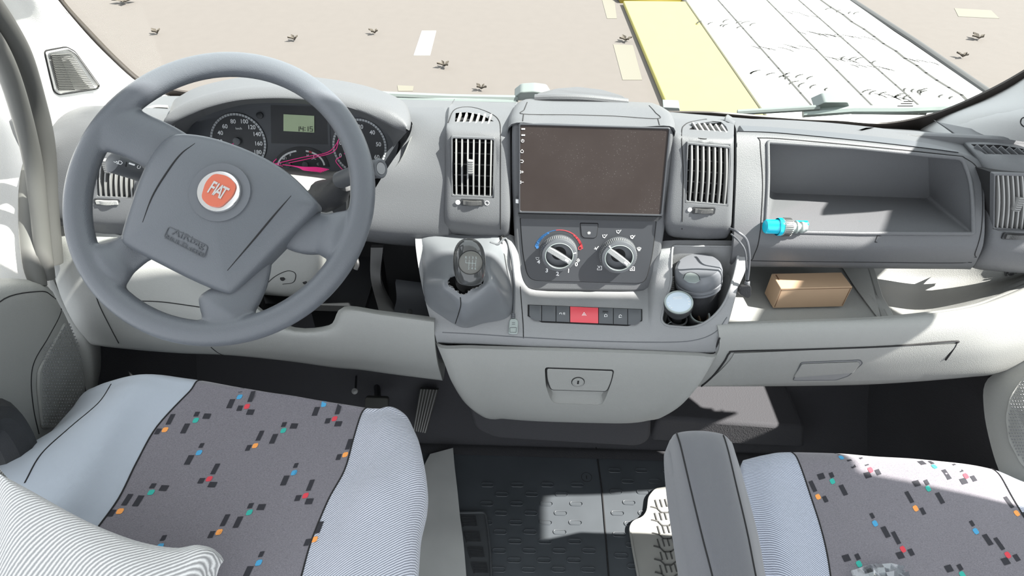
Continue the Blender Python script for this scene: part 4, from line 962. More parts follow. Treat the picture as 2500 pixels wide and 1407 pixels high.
mb = MB(); n_ = V((0, -.75, -.1)).normalized(); q = on(lsb, 690, 680, .0005); mb.lathe([(.0042, -.001), (.0042, .001), (0, .0012)], q, (-.1, -.9, .3), void, 16); q = on(lsb, 744, 689, .0005); mb.lathe([(.0036, -.001), (.0036, .0008), (0, .001)], q, (-.1, -.9, .3), void, 16); mb.build('screw_holes', SCo)
mb = MB(); mb.shell(dense(rows([(560, 640, .84), (640, 690, .84)], [(540, 740, .85), (640, 760, .85)], [(600, 800, .86), (700, 790, .86)]), 4, 4), V((0, .02, 0)), void); mb.build('column_shaft_cover', SCo)
mb = MB(); mb.tube(spl(PS((868, 628, .84), (872, 645, .83), (868, 658, .825)), 5), .004, kbase, 8); mb.build('adjust_lever', SCo)
# stalks
st = MB(); st.tube(spl(PS((790, 480, .84), (815, 470, .825), (840, 445, .81)), 5), [.026, .026, .025, .024, .024, .023, .022, .020, .018, .016, .015], black, 16); st.build('switch_body', SCo)
mb = MB(); mb.shell(dense(rows([(795, 455, .84), (838, 448, .83)], [(800, 520, .84), (845, 500, .83)], [(815, 560, .85), (840, 555, .85)]), 4, 4), V((0, .02, 0)), black); mb.build('switch_body', SCo)
sp_ = spl(PS((830, 440, .80), (870, 425, .78), (905, 415, .765), (925, 412, .758)), 5)
mb = MB(); mb.tube(sp_, [.0125 + .0005 * min(i, 8) / 8 for i in range(len(sp_))], btn, 18)
e = P(928, 411.5, y=.757); axs = (sp_[-1] - sp_[-3]).normalized()
stk = mb.build('wiper_stalk', SCo)
MB().lathe([(.0135, -.004), (.0138, 0), (.012, .002), (.0095, .002), (.0085, .001), (0, .001)], e, axs, btn, 24).lathe([(.0083, 0), (.0083, .0018), (0, .0022)], e, axs, sand, 20).build('stalk_end_button', stk)
mb = MB(); nv = (CAM - e).normalized(); o_ = P(908, 414, y=.75)
mb.line([o_ + V((a * .001, 0, b * .001)) + nv * .0005 for a, b in ((-2, 0), (-1, 2), (0, 0), (1, 3), (4, 4))], .0005, white, nv); mb.build('stalk_print', stk)
sp_ = spl(PS((352, 428, .80), (332, 418, .79), (312, 410, .78), (285, 400, .77), (268, 393, .765)), 5)
flv = V((0, .64, -.76)).normalized()
rr_ = [.0125 + .0035 * (i / (len(sp_) - 1)) for i in range(len(sp_))]; rr_[-1] = .008; rr_[-2] = .013
mb = MB(); mb.tube(sp_, rr_, btn, 18, flat=(flv, .7)); stk = mb.build('indicator_stalk', SCo)
LP = Plane(P(300, 402, y=.757), (0, -.64, .76), (P(350, 425, y=.78) - P(270, 393, y=.75)))
mb = MB(); f_ = lambda x, y: LP.hit(x, y, .0012)
mb.line([f_(278, 395), f_(282, 397), f_(285, 394)], .0006, white, LP.n); mb.line([f_(290, 393), f_(296, 394), f_(299, 398), f_(295, 402), f_(289, 400), f_(290, 393)], .0006, white, LP.n)
for k in range(3): mb.line([f_(285 + 0, 395 + k * 2.4), f_(288, 395.5 + k * 2.4)], .0005, white, LP.n)
mb.line([f_(316, 399), f_(328, 403)], .0022, white, LP.n)
c0 = f_(339, 408); mb.line([c0 + LP.xa * .0022 * math.cos(a * .5 + 2) + LP.ya * .0022 * math.sin(a * .5 + 2) for a in range(11)], .0006, white, LP.n)
mb.build('stalk_print', stk)
MB().tube([P(309, 396, y=.765), P(306, 418, y=.768)], .0007, void, 6).build('collar_seam', stk)

# ------------------------------------------------------------------ steering wheel
el, az = rad(50), rad(2)
WP = Plane((-.514, .68, .994), (math.sin(az) * math.cos(el), -math.cos(az) * math.cos(el), math.sin(el)))
RW, rw = .1815, .0163
SW = thing('steering_wheel', 'grey four-spoke steering wheel turned slightly clockwise with a red round badge', 'steering wheel', WP.p.copy())
mb = MB()
for k in range(1):
    N = 96; mb.tube([WP.at(RW * math.cos(2 * math.pi * i / N), RW * math.sin(2 * math.pi * i / N)) for i in range(N)], rw, wheelm, 20, closed=True)
def wsp(pts, rr_):
    q = [WP.hit(p[0], p[1], p[2]) for p in pts]; q = spl(q, 6); n = len(q)
    R_ = []
    for i in range(n):
        u_ = i / (n - 1) * (len(rr_) - 1); a = int(min(u_, len(rr_) - 2)); R_.append(rr_[a] + (rr_[a + 1] - rr_[a]) * (u_ - a))
    mb.tube(q, R_, wheelm, 20, flat=(WP.n, .42))
wsp([(470, 410, -.012), (400, 365, -.008), (340, 335, -.004), (275, 307, .0), (238, 290, .0)], [.034, .034, .033, .036, .013])
wsp([(640, 520, -.014), (740, 565, -.012), (790, 572, -.008), (838, 580, -.002), (875, 592, .0)], [.030, .030, .028, .038, .013])
wsp([(420, 560, -.014), (340, 600, -.012), (295, 630, -.008), (256, 655, -.002), (222, 674, .0)], [.026, .025, .027, .038, .013])
wsp([(610, 620, -.012), (600, 680, -.010), (575, 730, -.006), (545, 764, -.002), (520, 802, .0)], [.030, .030, .031, .038, .013])
c = WP.at(0, 0, -.02); mb.lathe([(.06, -.03), (.075, 0), (.07, .02), (.0, .022)], WP.hit(530, 510, -.02), WP.n, wheelm, 32)
o = mb.build('rim', SW, recalc=False)
md = o.modifiers.new('r', 'REMESH'); md.mode = 'VOXEL'; md.voxel_size = .0022
md = o.modifiers.new('s', 'SMOOTH'); md.factor = .5; md.iterations = 14
bake(o, 80)
pad = [(428, 331), (480, 333), (530, 342), (590, 362), (650, 388), (705, 422), (748, 462), (782, 502), (768, 524), (715, 578), (650, 645), (578, 718), (562, 724), (480, 690), (390, 644), (312, 604), (302, 590), (318, 530), (352, 430), (392, 362)]
padr = [.02, .03, .03, .03, .03, .03, .02, .006, .02, .02, .02, .012, .02, .03, .03, .02, .01, .03, .03, .02]
PB = rnd(WP.hits(pad, .0), padr, 3)
cc = sum(PB, V()) / len(PB)
def lv(k, off): return [cc + (p - cc) * k + WP.n * off for p in PB]
gd = [lv(1.0, -.014), lv(1.0, .004), lv(.985, .010), lv(.94, .0145), lv(.85, .018), lv(.7, .021), lv(.5, .0235), lv(.3, .025), lv(.12, .0257)]
mb = MB(); mb.grid(gd, wheelm, wrap=True); mb.poly(gd[-1], wheelm); mb.poly(gd[0][::-1], black); AB = mb.build('airbag_cover', SW, smooth=50)
pb = bvh([r + [r[0]] for r in gd])
mbp = BVHTree.FromPolygons([p for r in gd for p in r] , [[i * len(PB) + j, i * len(PB) + (j + 1) % len(PB), (i + 1) * len(PB) + (j + 1) % len(PB), (i + 1) * len(PB) + j] for i in range(len(gd) - 1) for j in range(len(PB))] + [[(len(gd) - 1) * len(PB) + j for j in range(len(PB))]])
def crease(pts, r=.0012, m=seam, par=SW):
    q = [on(mbp, p.x, p.y) for p in spl([V((a, b, 0)) for a, b in pts], 6)]
    n = len(q); return MB().tube(q, [r * (.25 + .75 * math.sin(math.pi * min(1, (i + .3) / n))) for i in range(n)], m, 6).build('crease', AB)
crease([(476, 350), (440, 378), (405, 425), (372, 480), (348, 543)]); crease([(711, 478), (670, 525), (620, 585), (555, 661)])
BP = Plane(on(mbp, 537, 470), WP.n)
ang = rad(-25); BP.xa, BP.ya = (BP.xa * math.cos(ang) + BP.ya * math.sin(ang)).normalized(), (BP.ya * math.cos(ang) - BP.xa * math.sin(ang)).normalized()
bc = BP.hit(537, 470, .0); px_w = (BP.hit(547, 470) - BP.hit(537, 470)).length / 10
rim_d = mat('smooth badge recess', (0.10, 0.108, 0.12), 0.35)
MB().lathe([(76 * px_w, -.003), (75 * px_w, .0012), (55 * px_w, .0002), (0, .0002)], bc, BP.n, rim_d, 48).build('badge_recess', AB, smooth=60)
BG = MB().lathe([(54 * px_w, .0), (54 * px_w, .003), (51 * px_w, .0052), (45 * px_w, .0046), (0, .0042)], bc, BP.n, chrome, 48).build('round_badge', SW, smooth=60)
sh = [(-.62, .62), (0, .80), (.62, .62), (.74, .1), (.52, -.62), (0, -.78), (-.52, -.62), (-.74, .1)]
R_ = 51 * px_w
sl = rnd([bc + BP.xa * a * R_ * 1.02 + BP.ya * b * R_ * 1.08 + BP.n * .0062 for a, b in sh], .006, 5)
MB().prism(sl, BP.n * -.003, redm).build('red_shield', BG)
mb = MB(); 
for k, ch in enumerate('FIAT'):
    mb.text(ch, bc + BP.xa * ((-13.5, -4.6, 3.8, 14)[k] * px_w * 1.15) + BP.ya * (-.5 * px_w) + BP.n * .0066, BP.xa, BP.ya, 46 * px_w, chrome, ext=.0006, sx=.62, shear=.0, bold=.0004)
mb.build('badge_letters', BG)
# moulded plate on the cover
AP = Plane(on(mbp, 455, 592, .0006), WP.n); AP.xa = (AP.hit(508, 612) - AP.hit(408, 566)).normalized(); AP.ya = AP.n.cross(AP.xa)
pr = rnd(AP.hits([(412, 553), (508, 601), (497, 630), (400, 580)], .0006), .004)
emb = mat('moulded mark shade', (0.055, 0.060, 0.068), 0.5)
mb = MB(); mb.tube(pr, .0006, emb, 6, closed=True)
mb.text('AIRbag', AP.hit(461, 583, .0006), AP.xa, AP.ya, .0125, emb, sx=1.25); mb.text('MULTI stage', AP.hit(450, 600, .0006), AP.xa, AP.ya, .0078, emb, sx=1.35)
hp = AP.hit(472, 558, .0006); mb.line([hp + AP.xa * a * .001 + AP.ya * b * .001 for a, b in ((-4, 3), (-4, -2), (-1, -2), (1, -4), (4, -3), (5, 0))], .0006, emb, AP.n); mb.line([hp + AP.xa * a * .001 + AP.ya * b * .001 for a, b in ((-2, 0), (1, -1), (4, 1))], .0006, emb, AP.n)
mb.build('moulded_plate', AB)

# ------------------------------------------------------------------ centre stack
ST = tilted(.90, .92, 12)
TS = P(1430, 650, y=.86)
CS = thing('centre_stack', 'tall grey centre stack surround between the two middle vents', 'centre stack', TS)
bz = [(1250, 300), (1645, 310), (1642, 420), (1624, 560), (1606, 675), (1590, 714), (1300, 711), (1272, 700), (1262, 670), (1254, 560), (1248, 420)]
mb = MB(); mb.prism(rnd(ST.hits(bz, .006), [.01, .012, .03, .03, .03, .02, .02, .02, .02, .05, .05]), ST.n * -.09, dark); mb.build('stack_surround', CS, bevel=.006, seg=4)
tc_ = rows([(1249, 303, .905), (1350, 305, .90), (1550, 309, .90), (1645, 312, .905)], [(1250, 285, .93), (1350, 285, .93), (1550, 289, .93), (1644, 295, .93)], [(1257, 262, .985), (1350, 258, .99), (1550, 264, .99), (1636, 275, .985)], [(1266, 250, 1.06), (1350, 247, 1.07), (1550, 252, 1.07), (1618, 264, 1.06)], [(1275, 246, 1.13), (1350, 244, 1.13), (1550, 249, 1.13), (1600, 258, 1.13)])
for r_ in tc_: r_.insert(0, r_[0] + V((-.004, .02, -.05))); r_.append(r_[-1] + V((.004, .02, -.05)))
tcg = dense(tc_, 5, 5); tcb = bvh(tcg); MB().shell(tcg, V((0, .006, -.006)), dark).build('stack_top', CS)
seamline(tcb, [(1287, 250), (1280, 268), (1278, 279), (1400, 281), (1500, 284), (1606, 290), (1600, 275), (1585, 258)], .0009, seam, 'tray_seam', CS)
seamline(tcb, [(1278, 280), (1276, 296)], .0009, seam, 'tray_seam', CS); seamline(tcb, [(1606, 290), (1610, 306)], .0009, seam, 'tray_seam', CS)
# phone rest at the top
pr_ = PS((1303, 243, 1.10), (1312, 228, 1.11), (1360, 216, 1.13), (1410, 212, 1.14), (1470, 219, 1.13), (1520, 234, 1.11), (1534, 246, 1.10), (1536, 253, 1.10), (1420, 246, 1.09), (1310, 246, 1.10))
o = MB().prism(rnd(pr_, .006, 4), V((0, .02, -.012)), dark).build('top_document_clip', bevel=.004, seg=3); tag(o, 'low rounded document clip standing on top of the centre stack', 'clip')
tub = MB().tube(spl(PS((1306, 240, 1.085), (1360, 238, 1.08), (1430, 240, 1.08), (1532, 250, 1.085)), 6), .007, dark, 10).build('front_bead', o)
# touch screen
SC_ = thing('touch_screen', 'large dusty black touch screen mounted at the top of the centre stack', 'screen', ST.hit(1440, 520, .01))
so_ = rnd(ST.hits([(1266, 302), (1638, 312), (1618, 529), (1266, 521)], .020), .004)
si_ = rnd(ST.hits([(1270, 306), (1633, 316), (1613, 524), (1270, 516)], .020), .003)
mb = MB(); mb.ring(so_, si_, ST.n * -.016, blk2); mb.build('screen_frame', SC_, bevel=.001)
MB().prism(rnd(ST.hits([(1269, 305), (1635, 315), (1615, 526), (1269, 518)], .0185), .003), ST.n * -.012, screenm).build('glass_panel', SC_)
mb = MB(); W_ = white; nS = ST.n; h = lambda x, y: ST.hit(x, y, .0190)
for (x, y) in ((1278, 315), (1278, 330)): mb.line([h(x - 4, y), h(x + 3, y)], .0020, W_, nS)
def circ(mbx, pl_, x, y, r, m, off, a0=0, a1=360, wd=.0006):
    c = pl_.hit(x, y, off); mbx.line([c + (pl_.xa * math.cos(rad(a)) + pl_.ya * math.sin(rad(a))) * r for a in [a0 + (a1 - a0) * k / 14 for k in range(15)]], wd, m, pl_.n)
circ(mb, ST, 1276, 344, .0022, W_, .019, 120, 420); mb.line([h(1276, 340), h(1276, 344)], .0006, W_, nS)
mb.line([h(1271, 369), h(1274.5, 365), h(1278, 369), h(1277, 373), h(1272, 373), h(1271, 369)], .0006, W_, nS)
mb.line([h(1271, 391), h(1276, 391), h(1278, 394), h(1276, 397), h(1272, 397)], .0007, W_, nS)
for y, pl__ in ((420, 1), (445, 0)):
    mb.line([h(1269, y - 2), h(1269, y + 2), h(1272, y + 3), h(1272, y - 3), h(1269, y - 2)], .0007, W_, nS); mb.line([h(1274, y), h(1278, y)], .0006, W_, nS)
    if pl__: mb.line([h(1276, y - 2.5), h(1276, y + 2.5)], .0006, W_, nS)
mb.build('edge_icons', SC_)
MB().prism(ST.hits([(1259, 487), (1267, 488), (1267, 497), (1259, 496)], .016), ST.n * -.003, white).build('sticker_chip', SC_)
mb = MB(); mb.prism(rnd(ST.hits([(1264, 522), (1618, 530), (1605, 541), (1270, 534)], .012), .003), ST.n * -.012, black); mb.build('lower_ledge', SC_)
# climate panel
CL = thing('climate_panel', 'black heater control panel with two rotary knobs below the touch screen', 'heater controls', ST.hit(1440, 690, .008))
mb = MB(); cl_ = rnd(ST.hits([(1271, 534), (1601, 541), (1592, 625), (1578, 680), (1566, 692), (1302, 685), (1288, 672), (1277, 620)], .0085), [.002, .002, .03, .012, .012, .012, .012, .03]); mb.prism(cl_, ST.n * -.004, blk2); plmb = mb
mb = MB(); mb.tube([p + ST.n * -.0015 for p in grow(cl_, 1.004)], .0012, void, 6, closed=True); mb.build('plate_gap', CL)
kp = (ST.hit(1374, 615) - ST.hit(1364, 615)).length / 10
def knob(px, py, bar, mark, label):
    c = ST.hit(px, py, .0085); R_ = 43 * kp
    k = MB().lathe([(R_ * 1.05, 0), (R_ * 1.05, .001), (R_, .0012), (R_, .013), (R_ * .95, .0165), (R_ * .82, .0175), (R_ * .78, .0165), (R_ * .74, .007), (0, .006)], c, ST.n, btn, 48).build('rotary_knob', CL, smooth=40, label=label)
    mb = MB()
    for i in range(60):
        a = 2 * math.pi * i / 60; d = ST.xa * math.cos(a) + ST.ya * math.sin(a); mb.obox(c + d * R_ * 1.0 + ST.n * .007, ST.xa.cross(ST.n) * 0 + (ST.xa * -math.sin(a) + ST.ya * math.cos(a)) * .0006, d * .0006, ST.n * .0055, sand)
    mb.build('knurled_edge', k)
    MB().lathe([(R_ * .80, .0176), (R_ * .76, .0180), (R_ * .745, .0172)], c, ST.n, silv, 48).lathe([(R_ * .73, .0065), (0, .0066)], c, ST.n, void, 32).build('bright_inner_edge', k)
    d = (ST.xa * math.cos(rad(bar)) + ST.ya * math.sin(rad(bar))); e = ST.n.cross(d)
    MB().obox(c + ST.n * .012, d * R_ * .76, e * R_ * .15, ST.n * .006, sand).build('grip_bar', k, bevel=.001)
    mb = MB(); mb.obox(c + ST.n * .0182 + d * R_ * .5, d * R_ * .11, e * R_ * .055, ST.n * .0004, white)
    m_ = ST.xa * math.cos(rad(mark)) + ST.ya * math.sin(rad(mark)); mb.obox(c + ST.n * .0172 + m_ * R_ * .88, m_ * R_ * .07, ST.n.cross(m_) * R_ * .03, ST.n * .0006, white); mb.build('pointer_mark', k)
knob(1364, 615, -31, 13, 'left rotary knob for temperature and fan'); knob(1508, 620, -36, 131, 'right rotary knob for air direction')
mb = MB(); o_ = .0088
for s, x, y in (('4', 1315, 640), ('3', 1335, 661), ('2', 1361, 669), ('1', 1388, 662), ('0', 1407, 646)): mb.text(s, ST.hit(x, y, o_), ST.xa, ST.ya, .0105, white, bold=.0002)
hh = lambda x, y: ST.hit(x, y, o_)
c = ST.hit(1364, 615, o_)
def arc(a0, a1, r_, w0, w1, m):
    n = 16
    for k in range(n):
        t = k / n; a = rad(a0 + (a1 - a0) * t); b = rad(a0 + (a1 - a0) * (t + 1 / n)); w_ = w0 + (w1 - w0) * t
        mb.line([c + (ST.xa * math.cos(q) + ST.ya * math.sin(q)) * r_ * kp for q in (a, b)], w_, m, ST.n)
arc(166, 120, 56, .0055, .0035, blue); arc(120, 100, 57, .0012, .0008, blue); arc(100, 52, 57, .0008, .0015, redp); arc(52, 12, 56, .003, .0045, redp)
mb.lathe([(.0028, 0), (.0028, .0004), (.0, .0004)], ST.hit(1312, 604, o_), ST.n, blue, 14); circ(mb, ST, 1416, 606, .003, redp, .0095, wd=.001)
for dx, dy in ((-2, 0), (2, 0), (0, -2.5), (0, 2.5)): circ(mb, ST, 1411.5 + dx, 636 + dy, .0013, white, o_)
mb.line([hh(1308, 629), hh(1316, 629), hh(1314, 634), hh(1310, 634), hh(1308, 629)], .0005, white, ST.n)
for x, y, k in ((1476, 577, 0), (1510, 566, 0), (1544, 579, 1), (1456, 606, 2)):
    if k == 2: mb.line([hh(x - 5, y + 2), hh(x + 1, y + 1), hh(x + 3, y - 2), hh(x + 5, y - 4)], .001, white, ST.n); mb.line([hh(x - 3, y - 2), hh(x, y + 4)], .0008, white, ST.n)
    else:
        mb.line([hh(x - 5, y - 3), hh(x - 4, y + 2), hh(x, y + 4), hh(x + 3, y), hh(x + 6, y - 4)], .0009, white, ST.n); mb.line([hh(x - 2, y - 3), hh(x + 2, y - 3)], .0007, white, ST.n)
        if k: circ(mb, ST, x - 1, y - 1, .0022, white, o_)
x, y = 1560, 608
mb.line([hh(x - 5, y - 2), hh(x, y - 4), hh(x + 5, y - 2), hh(x + 3, y + 2), hh(x - 3, y + 2), hh(x - 5, y - 2)], .0007, white, ST.n)
for k in (-2, 0, 2): mb.line([hh(x + k, y - 1), hh(x + k, y + 5)], .0005, white, ST.n)
for (x, y, f_) in ((1464, 655, 0), (1544, 657, 1)):
    mb.line([hh(x - 6, y + 3), hh(x - 5, y), hh(x - 2, y - 1), hh(x, y - 5), hh(x + 5, y - 5), hh(x + 5, y + 4), hh(x - 6, y + 4)], .0008, white, ST.n)
    mb.line([hh(x - 2, y + 1), hh(x + 3, y)] if f_ else [hh(x - 5, y - 6), hh(x + 1, y)], .0008, white, ST.n)
plmb.add(mb.v, mb.f, white)
for i_, k_ in enumerate(mb.m): plmb.m[len(plmb.m) - len(mb.m) + i_] = plmb.mi(mb.mats[k_])
pn = plmb.build('control_plate', CL)
mb = MB(); ac = rnd(ST.hits([(1417, 546), (1460, 547), (1456, 578), (1450, 582), (1426, 581), (1420, 576)], .0098), .002); mb.prism(ac, ST.n * -.003, blk2); ab_ = mb.build('push_button', CL, bevel=.0006)
mb = MB(); mb.tube([p - ST.n * .0012 for p in grow(ac, 1.03)], .0007, void, 6, closed=True); mb.build('button_gap', ab_)
mb = MB()
for a in range(0, 180, 45): d = (ST.xa * math.cos(rad(a)) + ST.ya * math.sin(rad(a))) * .0028; q = ST.hit(1438, 569, .0102); mb.line([q - d, q + d], .0005, white, ST.n)
mb.build('snowflake_mark', ab_)

# ------------------------------------------------------------------ console under the stack
CC = thing('centre_console', 'grey console shelf carrying gear lever boot, switches and cup well', 'console', P(1420, 850, y=.80))
ck = rows([(1014, 566, .885), (1028, 561, .885), (1130, 566, .885), (1246, 573, .885), (1300, 600, .895), (1450, 605, .895), (1575, 600, .895), (1625, 588, .885), (1730, 587, .885), (1812, 589, .885), (1824, 596, .885)],
          [(1017, 600, .862), (1028, 600, .858), (1130, 604, .858), (1250, 608, .86), (1300, 640, .885), (1450, 645, .885), (1575, 640, .885), (1612, 622, .862), (1730, 620, .858), (1812, 622, .858), (1823, 625, .862)],
          [(1022, 645, .845), (1034, 645, .84), (1130, 650, .84), (1256, 660, .845), (1300, 690, .868), (1450, 694, .868), (1570, 690, .866), (1606, 665, .848), (1725, 660, .84), (1806, 660, .84), (1816, 662, .845)],
          [(1034, 705, .815), (1044, 705, .81), (1140, 708, .81), (1262, 710, .825), (1310, 716, .842), (1450, 720, .842), (1570, 718, .842), (1602, 706, .825), (1715, 700, .81), (1788, 700, .81), (1800, 702, .815)],
          [(1050, 765, .785), (1058, 766, .78), (1150, 768, .78), (1265, 770, .785), (1310, 772, .79), (1450, 778, .79), (1570, 776, .79), (1602, 770, .785), (1700, 768, .78), (1770, 766, .78), (1782, 768, .785)],
          [(1064, 812, .765), (1072, 815, .758), (1160, 818, .758), (1268, 824, .757), (1310, 828, .757), (1450, 834, .757), (1570, 838, .757), (1605, 838, .757), (1690, 836, .757), (1752, 828, .758), (1766, 824, .765)],
          [(1070, 830, .768), (1080, 836, .765), (1165, 840, .765), (1270, 846, .763), (1310, 848, .763), (1450, 855, .763), (1570, 860, .763), (1610, 862, .763), (1690, 864, .763), (1742, 864, .765), (1756, 860, .768)])
for r_ in ck: r_.insert(0, r_[0] + V((.002, .07, -.02))); r_.append(r_[-1] + V((-.002, .07, -.02)))
ck.append([p + V((0, .05, .004)) for p in ck[-1]])
ckg = dense(ck, 4, 5); ckb = bvh(ckg)
pk = [(1642, 600), (1796, 602), (1803, 618), (1792, 680), (1768, 745), (1730, 785), (1690, 801), (1625, 795), (1614, 782), (1622, 745), (1640, 690), (1638, 640)]
pkr = [8, 12, 10, 30, 30, 30, 20, 14, 8, 20, 20, 20]
PK = rloop(ckb, pk, pkr); MB().holed(ckg, V((0, .006, -.008)), sand, [PK]).build('console_shell', CC)
zw = .672
b2 = [V((p.x, p.y + .004, zw)) for p in grow(PK, .93)]
mb = MB(); mb.grid([[p + V((0, .001, -.001)) for p in PK], [a.lerp(b, .5) for a, b in zip(PK, b2)], b2], sand, wrap=True); mb.poly(b2, sand); mb.build('cup_well', CC, smooth=50)
mb = MB(); mb.tube(PK, .0022, sand, 8, closed=True); mb.build('well_lip', CC, smooth=80)
seamline(ckb, [(1270, 700), (1273, 740), (1277, 790), (1278, 826)], .0009, seam, 'console_seam', CC)
seamline(ckb, [(1080, 812), (1160, 816), (1278, 824), (1450, 833), (1600, 836), (1690, 832), (1745, 812), (1775, 775)], .0008, btn, 'console_crease', CC)
mb = MB()
for k in range(7): mb.tube([P(1633, 676 + k * 5, y=.845), P(1645, 677 + k * 5, y=.845)], .0016, slatm, 6)
mb.build('ribbed_side', CC)
# switches
SBk = thing('switch_bank', 'row of seven switches with a red hazard button at its middle', 'switches', on(ckb, 1427, 800))
bx_ = [1290, 1322, 1357, 1391, 1461, 1497, 1532, 1566]
ty = lambda x: 746 + (x - 1290) * .040; by = lambda x: 785 + (x - 1290) * .042
def bot(x, y):
    d = min(x - 1290, 1566 - x); return y - (14 * (1 - max(0, d) / 20) ** 2.2 if d < 20 else 0)
def patch(xa, xb, inset, off, m, lab=None, nm='switch', par=None):
    n, k2 = 8, 5; g = []
    for j in range(k2 + 1):
        r_ = []
        for i in range(n + 1):
            x = xa + (xb - xa) * i / n; y0_, y1_ = ty(x) + inset, bot(x, by(x)) - inset; e_ = min(i, n - i, j, k2 - j)
            r_.append(on(ckb, x, y0_ + (y1_ - y0_) * j / k2, off if e_ > 0 else off * .75))
        g.append(r_)
    return MB().shell(g, V((0, .003, -.003)), m).build(nm, par, label=lab)
patch(1288, 1568, -1.5, .0008, void, nm='switch_frame', par=SBk)
for k in range(7):
    a, b = bx_[k] + .9, bx_[k + 1] - .9
    s = patch(a, b, 1.2, .0035, hazr if k == 3 else btn, 'red hazard switch' if k == 3 else None, par=SBk)
    cx, cy = (a + b) / 2, (ty(a) + by(b)) / 2; SPn = Plane(on(ckb, cx, cy, .0038), (0, -.55, .83)); g_ = lambda x, y: SPn.hit(x, y); mk = MB()
    if k == 2:
        mk.line([g_(cx - 8, cy - 4), g_(cx - 8, cy + 4), g_(cx - 4, cy + 5), g_(cx - 2, cy), g_(cx - 4, cy - 5), g_(cx - 8, cy - 4)], .0006, white, SPn.n)
        for dy in (-4, 0, 4): mk.line([g_(cx, cy + dy), g_(cx + 6, cy + dy)], .0006, white, SPn.n)
        mk.line([g_(cx + 3, cy - 6), g_(cx + 3, cy + 6)], .0006, white, SPn.n)
    if k == 3:
        for q in (1, .5): mk.line([g_(cx - 9 * q, cy + 5 * q + 1), g_(cx, cy - 9 * q + 1), g_(cx + 9 * q, cy + 5 * q + 1), g_(cx - 9 * q, cy + 5 * q + 1)], .0007, white, SPn.n)
    if k in (4, 5):
        mk.prism([g_(cx - 4, cy), g_(cx + 4, cy), g_(cx + 4, cy + 7), g_(cx - 4, cy + 7)], SPn.n * .0004, white)
        mk.line([g_(cx - 3, cy), g_(cx - 3, cy - 4), g_(cx, cy - 6), g_(cx + 3, cy - 4), g_(cx + 3, cy if k == 4 else cy - 3)], .0007, white, SPn.n)
        if k == 4: mk.line([g_(cx - 7, cy - 13), g_(cx + 5, cy - 12)], .0016, seam, SPn.n)
    if mk.v: mk.build('switch_symbol', s)

# ------------------------------------------------------------------ lower drawer
DW = thing('storage_drawer', 'grey locking storage drawer with rounded bottom under the console', 'drawer', P(1420, 1000, y=.76))
dwr = rows([(1068, 846, .752), (1150, 851, .748), (1280, 855, .746), (1450, 860, .745), (1600, 865, .746), (1700, 869, .748), (1750, 868, .752)],
           [(1086, 890, .745), (1160, 893, .741), (1280, 897, .739), (1450, 902, .738), (1600, 905, .739), (1690, 905, .741), (1730, 903, .745)],
           [(1104, 935, .742), (1170, 940, .738), (1290, 945, .736), (1450, 950, .735), (1590, 952, .736), (1670, 948, .738), (1704, 942, .742)],
           [(1136, 985, .745), (1190, 992, .740), (1300, 998, .738), (1450, 1002, .738), (1570, 1004, .738), (1630, 996, .740), (1664, 986, .745)],
           [(1176, 1014, .755), (1215, 1019, .75), (1310, 1025, .748), (1440, 1029, .748), (1540, 1030, .748), (1590, 1024, .75), (1622, 1012, .755)],
           [(1200, 1019, .775), (1230, 1023, .77), (1310, 1029, .768), (1440, 1033, .768), (1530, 1034, .768), (1575, 1028, .77), (1600, 1016, .775)],
           [(1205, 1018, .82), (1230, 1022, .82), (1310, 1028, .82), (1440, 1032, .82), (1530, 1033, .82), (1570, 1027, .82), (1595, 1015, .82)])
for r_ in dwr: r_.insert(0, r_[0] + V((.002, .06, 0))); r_.append(r_[-1] + V((-.002, .06, 0)))
dwg = dense(dwr, 5, 5); dwb = bvh(dwg)
rc_ = [(1330, 897), (1500, 903), (1494, 930), (1478, 975), (1468, 990), (1352, 985), (1342, 972), (1332, 940)]
RCL = rloop(dwb, rc_, [8, 8, 10, 14, 14, 14, 14, 10]); MB().holed(dwg, V((0, .008, 0)), lite, [RCL]).build('drawer_front', DW)
ib = [p + V((0, .026, 0)) if p.z > sum(q.z for q in RCL) / len(RCL) else p + V((0, .012, .006)) for p in grow(RCL, .95)]
mb = MB(); mb.grid([[p + V((0, .0005, 0)) for p in RCL], ib], lite, wrap=True); mb.poly(ib, lite); mb.build('handle_recess', DW, smooth=60)
hp_ = rloop(dwb, [(1335, 899), (1497, 905), (1492, 930), (1481, 955), (1345, 951), (1336, 925)], [6, 6, 10, 8, 8, 10], .002)
mb = MB(); mb.tube([p + V((0, .002, 0)) for p in hp_], .0016, seam, 6, closed=True); mb.build('handle_gap_shade', DW)  # dark tube drawn in place of the shadow round the handle plate
hn = MB().prism(hp_, V((0, .007, 0)), lite).build('drawer_handle', DW, bevel=.0018, seg=3)
q = on(dwb, 1411, 931, .002); nn = V((0, -1, .08)).normalized()
MB().lathe([(.0105, 0), (.0105, .0016), (.0092, .0018), (.0090, .0008), (.0, .0008)], q, nn, lite, 28).lathe([(.0118, -.001), (.0118, .0005), (.0104, .0006)], q, nn, seam, 28).build('lock_barrel', hn)
mb = MB(); mb.obox(q + nn * .0014, V((.0014, 0, 0)), V((0, 0, .004)), nn * .0005, void); mb.build('key_slot', hn)
mb = MB(); mb.box((-.24, .785, .56), (.20, .80, .625), void); mb.box((-.22, .80, .43), (.18, 1.0, .62), black); mb.build('drawer_body', DW)
mb = MB()
for x in (1310, 1495, 1640): mb.obox(P(x, 855, y=.768), V((.03, 0, 0)), V((0, .004, 0)), V((0, 0, .004)), kbase)
mb.build('slide_bracket', DW)
